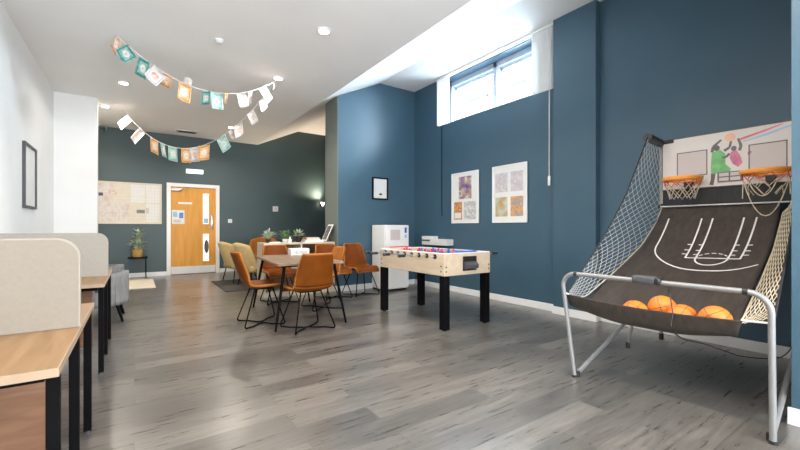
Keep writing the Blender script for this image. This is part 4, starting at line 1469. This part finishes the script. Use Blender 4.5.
# cord of the sensor box
pts = [P(0, 0, 0.80) + Vector((0.02, -0.10, 0.0)), P(0.06, 0, 0.72) + Vector((0, -0.11, 0)), P(0.02, 0, 0.60) + Vector((0.0, -0.14, 0)), P(0.0, 0, 0.53) + Vector((-0.03, -0.15, 0)),
       P(0.2, 0, 0.42) + Vector((0.0, -0.14, 0)), P(0.75, 0, 0.28) + Vector((0, -0.10, 0)), P(1.3, 0, 0.12) + Vector((0, -0.08, 0)), P(1.5, 0, 0.055) + Vector((0, -0.16, 0)), P(1.72, 0, 0.06) + Vector((0, -0.35, 0)), P(1.93, 0, 0.20) + Vector((0, -0.42, 0))]
def smooth_pts(p, n=6):
    out = []
    for i in range(len(p) - 1):
        a, b, c, d_ = p[max(0, i - 1)], p[i], p[i + 1], p[min(len(p) - 1, i + 2)]
        for k in range(n):
            f = k / n
            out.append(0.5 * ((2 * b) + (c - a) * f + (2 * a - 5 * b + 4 * c - d_) * f * f + (3 * b - a - 3 * c + d_) * f ** 3))
    out.append(p[-1])
    return out
spart(MB().tube(smooth_pts(pts), 0.004, 6), 'sensor_cord', 'blackpl', t, smooth='all')

# ------------------------------------------------------------------ bunting
def bunting(A, B, sag, flags, label, fs=1.0):
    A, B = Vector(A), Vector(B)
    t = thing('bunting', label, 'bunting', tuple(A), 0, 'paper buntings hung from the ceiling')
    D = B - A

    def pt(f):
        return Vector((D.x * f, D.y * f, D.z * f - sag * 4 * f * (1 - f)))
    spart(MB().tube([pt(k / 30) for k in range(31)], 0.005, 6), 'cord', 'paper', t)
    for (f, m, tilt, yaw, lab, sc, *roll) in flags:
        p = pt(f)
        tg = (pt(min(1, f + 0.01)) - pt(max(0, f - 0.01))).normalized()
        dn = Vector((0, 0, -1)) - tg * (-tg.z) * 0.5
        nrm = tg.cross(dn).normalized()
        dn = (Matrix.Rotation(tilt, 3, tg) @ dn).normalized()
        tg2 = Matrix.Rotation(yaw, 3, 'Z') @ tg
        if roll:
            ax_ = tg2.cross(dn).normalized()
            tg2 = Matrix.Rotation(roll[0], 3, ax_) @ tg2
            dn = Matrix.Rotation(roll[0], 3, ax_) @ dn
        W_, H_ = 0.142 * fs * sc, 0.20 * fs * sc
        nn = tg2.cross(dn).normalized()

        def fl(a, b, o=0.0, i=0.0):
            u = (a - 0.5) * (W_ - 2 * i)
            v = i + b * (H_ - 2 * i)
            curl = 0.018 * math.sin(PI * a) + 0.02 * b * b
            return p + tg2 * u + dn * v + nn * (curl + o)
        fo = spart(MB().grid(lambda a, b: fl(a, b), 8, 8), 'flag', m, t, smooth='all', solid=0.0016)
        fo['label'] = lab
        # printed border and centre motif
        mb = MB()
        for (i0, i1) in ((0.010, 0.022),):
            for sgn in (-1, 1):
                o = sgn * 0.0012
                for (a0, a1, b0, b1) in ((0.06, 0.94, 0.05, 0.16), (0.06, 0.94, 0.84, 0.95), (0.06, 0.14, 0.16, 0.84), (0.86, 0.94, 0.16, 0.84)):
                    mb.grid(lambda a, b, a0=a0, a1=a1, b0=b0, b1=b1, o=o: fl(a0 + (a1 - a0) * a, b0 + (b1 - b0) * b, o), 4, 3)
        bm_ = {'pr_teal': 'pr_tealdark', 'pr_mint': 'pr_teal', 'pr_or': 'pr_ordark', 'pr_white': 'pr_pale', 'pr_pink': 'pr_ordark'}[m]
        spart(mb, 'printed_border', bm_, fo)
        mb = MB()
        for sgn in (-1, 1):
            o = sgn * 0.0013
            mb.grid(lambda a, b, o=o: fl(0.5 + (0.06 + 0.20 * a) * math.cos(2 * PI * b), 0.5 + (0.05 + 0.17 * a) * math.sin(2 * PI * b), o), 3, 16)
        spart(mb, 'printed_motif', 'pr_white' if m != 'pr_white' else 'pr_pink', fo)
    for q in (pt(0), pt(1)):
        spart(MB().lathe([(0.014, -0.01), (0.018, 0.0)], 10, tuple(q)), 'ceiling_hook', 'offwhite', t)
    return t


M['pr_tealdark'] = print_mat('deep_teal_bunting_print', [(0.03, 0.17, 0.16), (0.06, 0.25, 0.22)], 26)
M['pr_ordark'] = print_mat('deep_orange_bunting_print', [(0.58, 0.22, 0.03), (0.70, 0.30, 0.06)], 26)
bunting((-0.162, 5.68, 3.425), (1.80, 6.00, 3.425), 0.40, [
    (0.005, 'pr_pink', 0.5, 0.9, 'coral flag', 0.85), (0.075, 'pr_teal', -0.5, 0.2, 'teal flag', 1.2, 0.45), (0.135, 'pr_teal', 0.3, -0.75, 'teal flag', 1.1), (0.222, 'pr_white', -0.45, 0.2, 'white flag', 1.25, 0.40),
    (0.262, 'pr_or', 0.7, -0.15, 'orange flag', 0.85), (0.365, 'pr_or', -0.2, 0.25, 'orange flag', 1.2), (0.375, 'pr_white', 2.4, 0.0, 'white flag', 0.7), (0.495, 'pr_teal', 0.35, -0.9, 'teal flag', 0.9), (0.56, 'pr_mint', -0.2, 0.1, 'mint flag', 1.15),
    (0.63, 'pr_or', 0.4, 0.9, 'orange flag', 0.8), (0.73, 'pr_white', -0.35, 0.1, 'white flag', 1.05), (0.80, 'pr_white', 0.4, 0.7, 'white flag', 0.95), (0.89, 'pr_white', -0.3, 0.2, 'white flag', 1.1, -0.3), (0.985, 'pr_white', 0.2, 0.8, 'white flag', 0.5)],
    'upper paper bunting with teal, orange and white flags, nearest the camera')
bunting((-0.17, 9.15, 3.425), (1.80, 6.045, 3.425), 0.88, [
    (0.05, 'pr_white', -0.5, 0.3, 'white flag', 1.25, 0.3), (0.15, 'pr_white', -0.4, 0.2, 'white flag', 1.3, 0.3), (0.24, 'pr_or', 0.1, 0.2, 'orange flag', 1.3), (0.30, 'pr_mint', 0.2, -0.2, 'mint flag', 1.25), (0.373, 'pr_mint', 0.05, 0.3, 'mint flag', 1.25),
    (0.465, 'pr_or', 0.0, 0.3, 'orange flag', 1.25), (0.515, 'pr_white', 0.1, 0.2, 'white flag', 1.2), (0.585, 'pr_or', -0.15, 0.5, 'orange flag', 1.3), (0.69, 'pr_mint', -0.1, 0.5, 'mint flag', 1.2, -0.35), (0.75, 'pr_white', 0.3, 0.3, 'white flag', 0.7),
    (0.795, 'pr_white', -0.2, 0.5, 'white flag', 1.05), (0.865, 'pr_white', 0.3, 0.5, 'white flag', 0.9), (0.93, 'pr_white', -0.1, 0.4, 'white flag', 0.9)],
    'lower paper bunting sagging in front of the dark far wall')
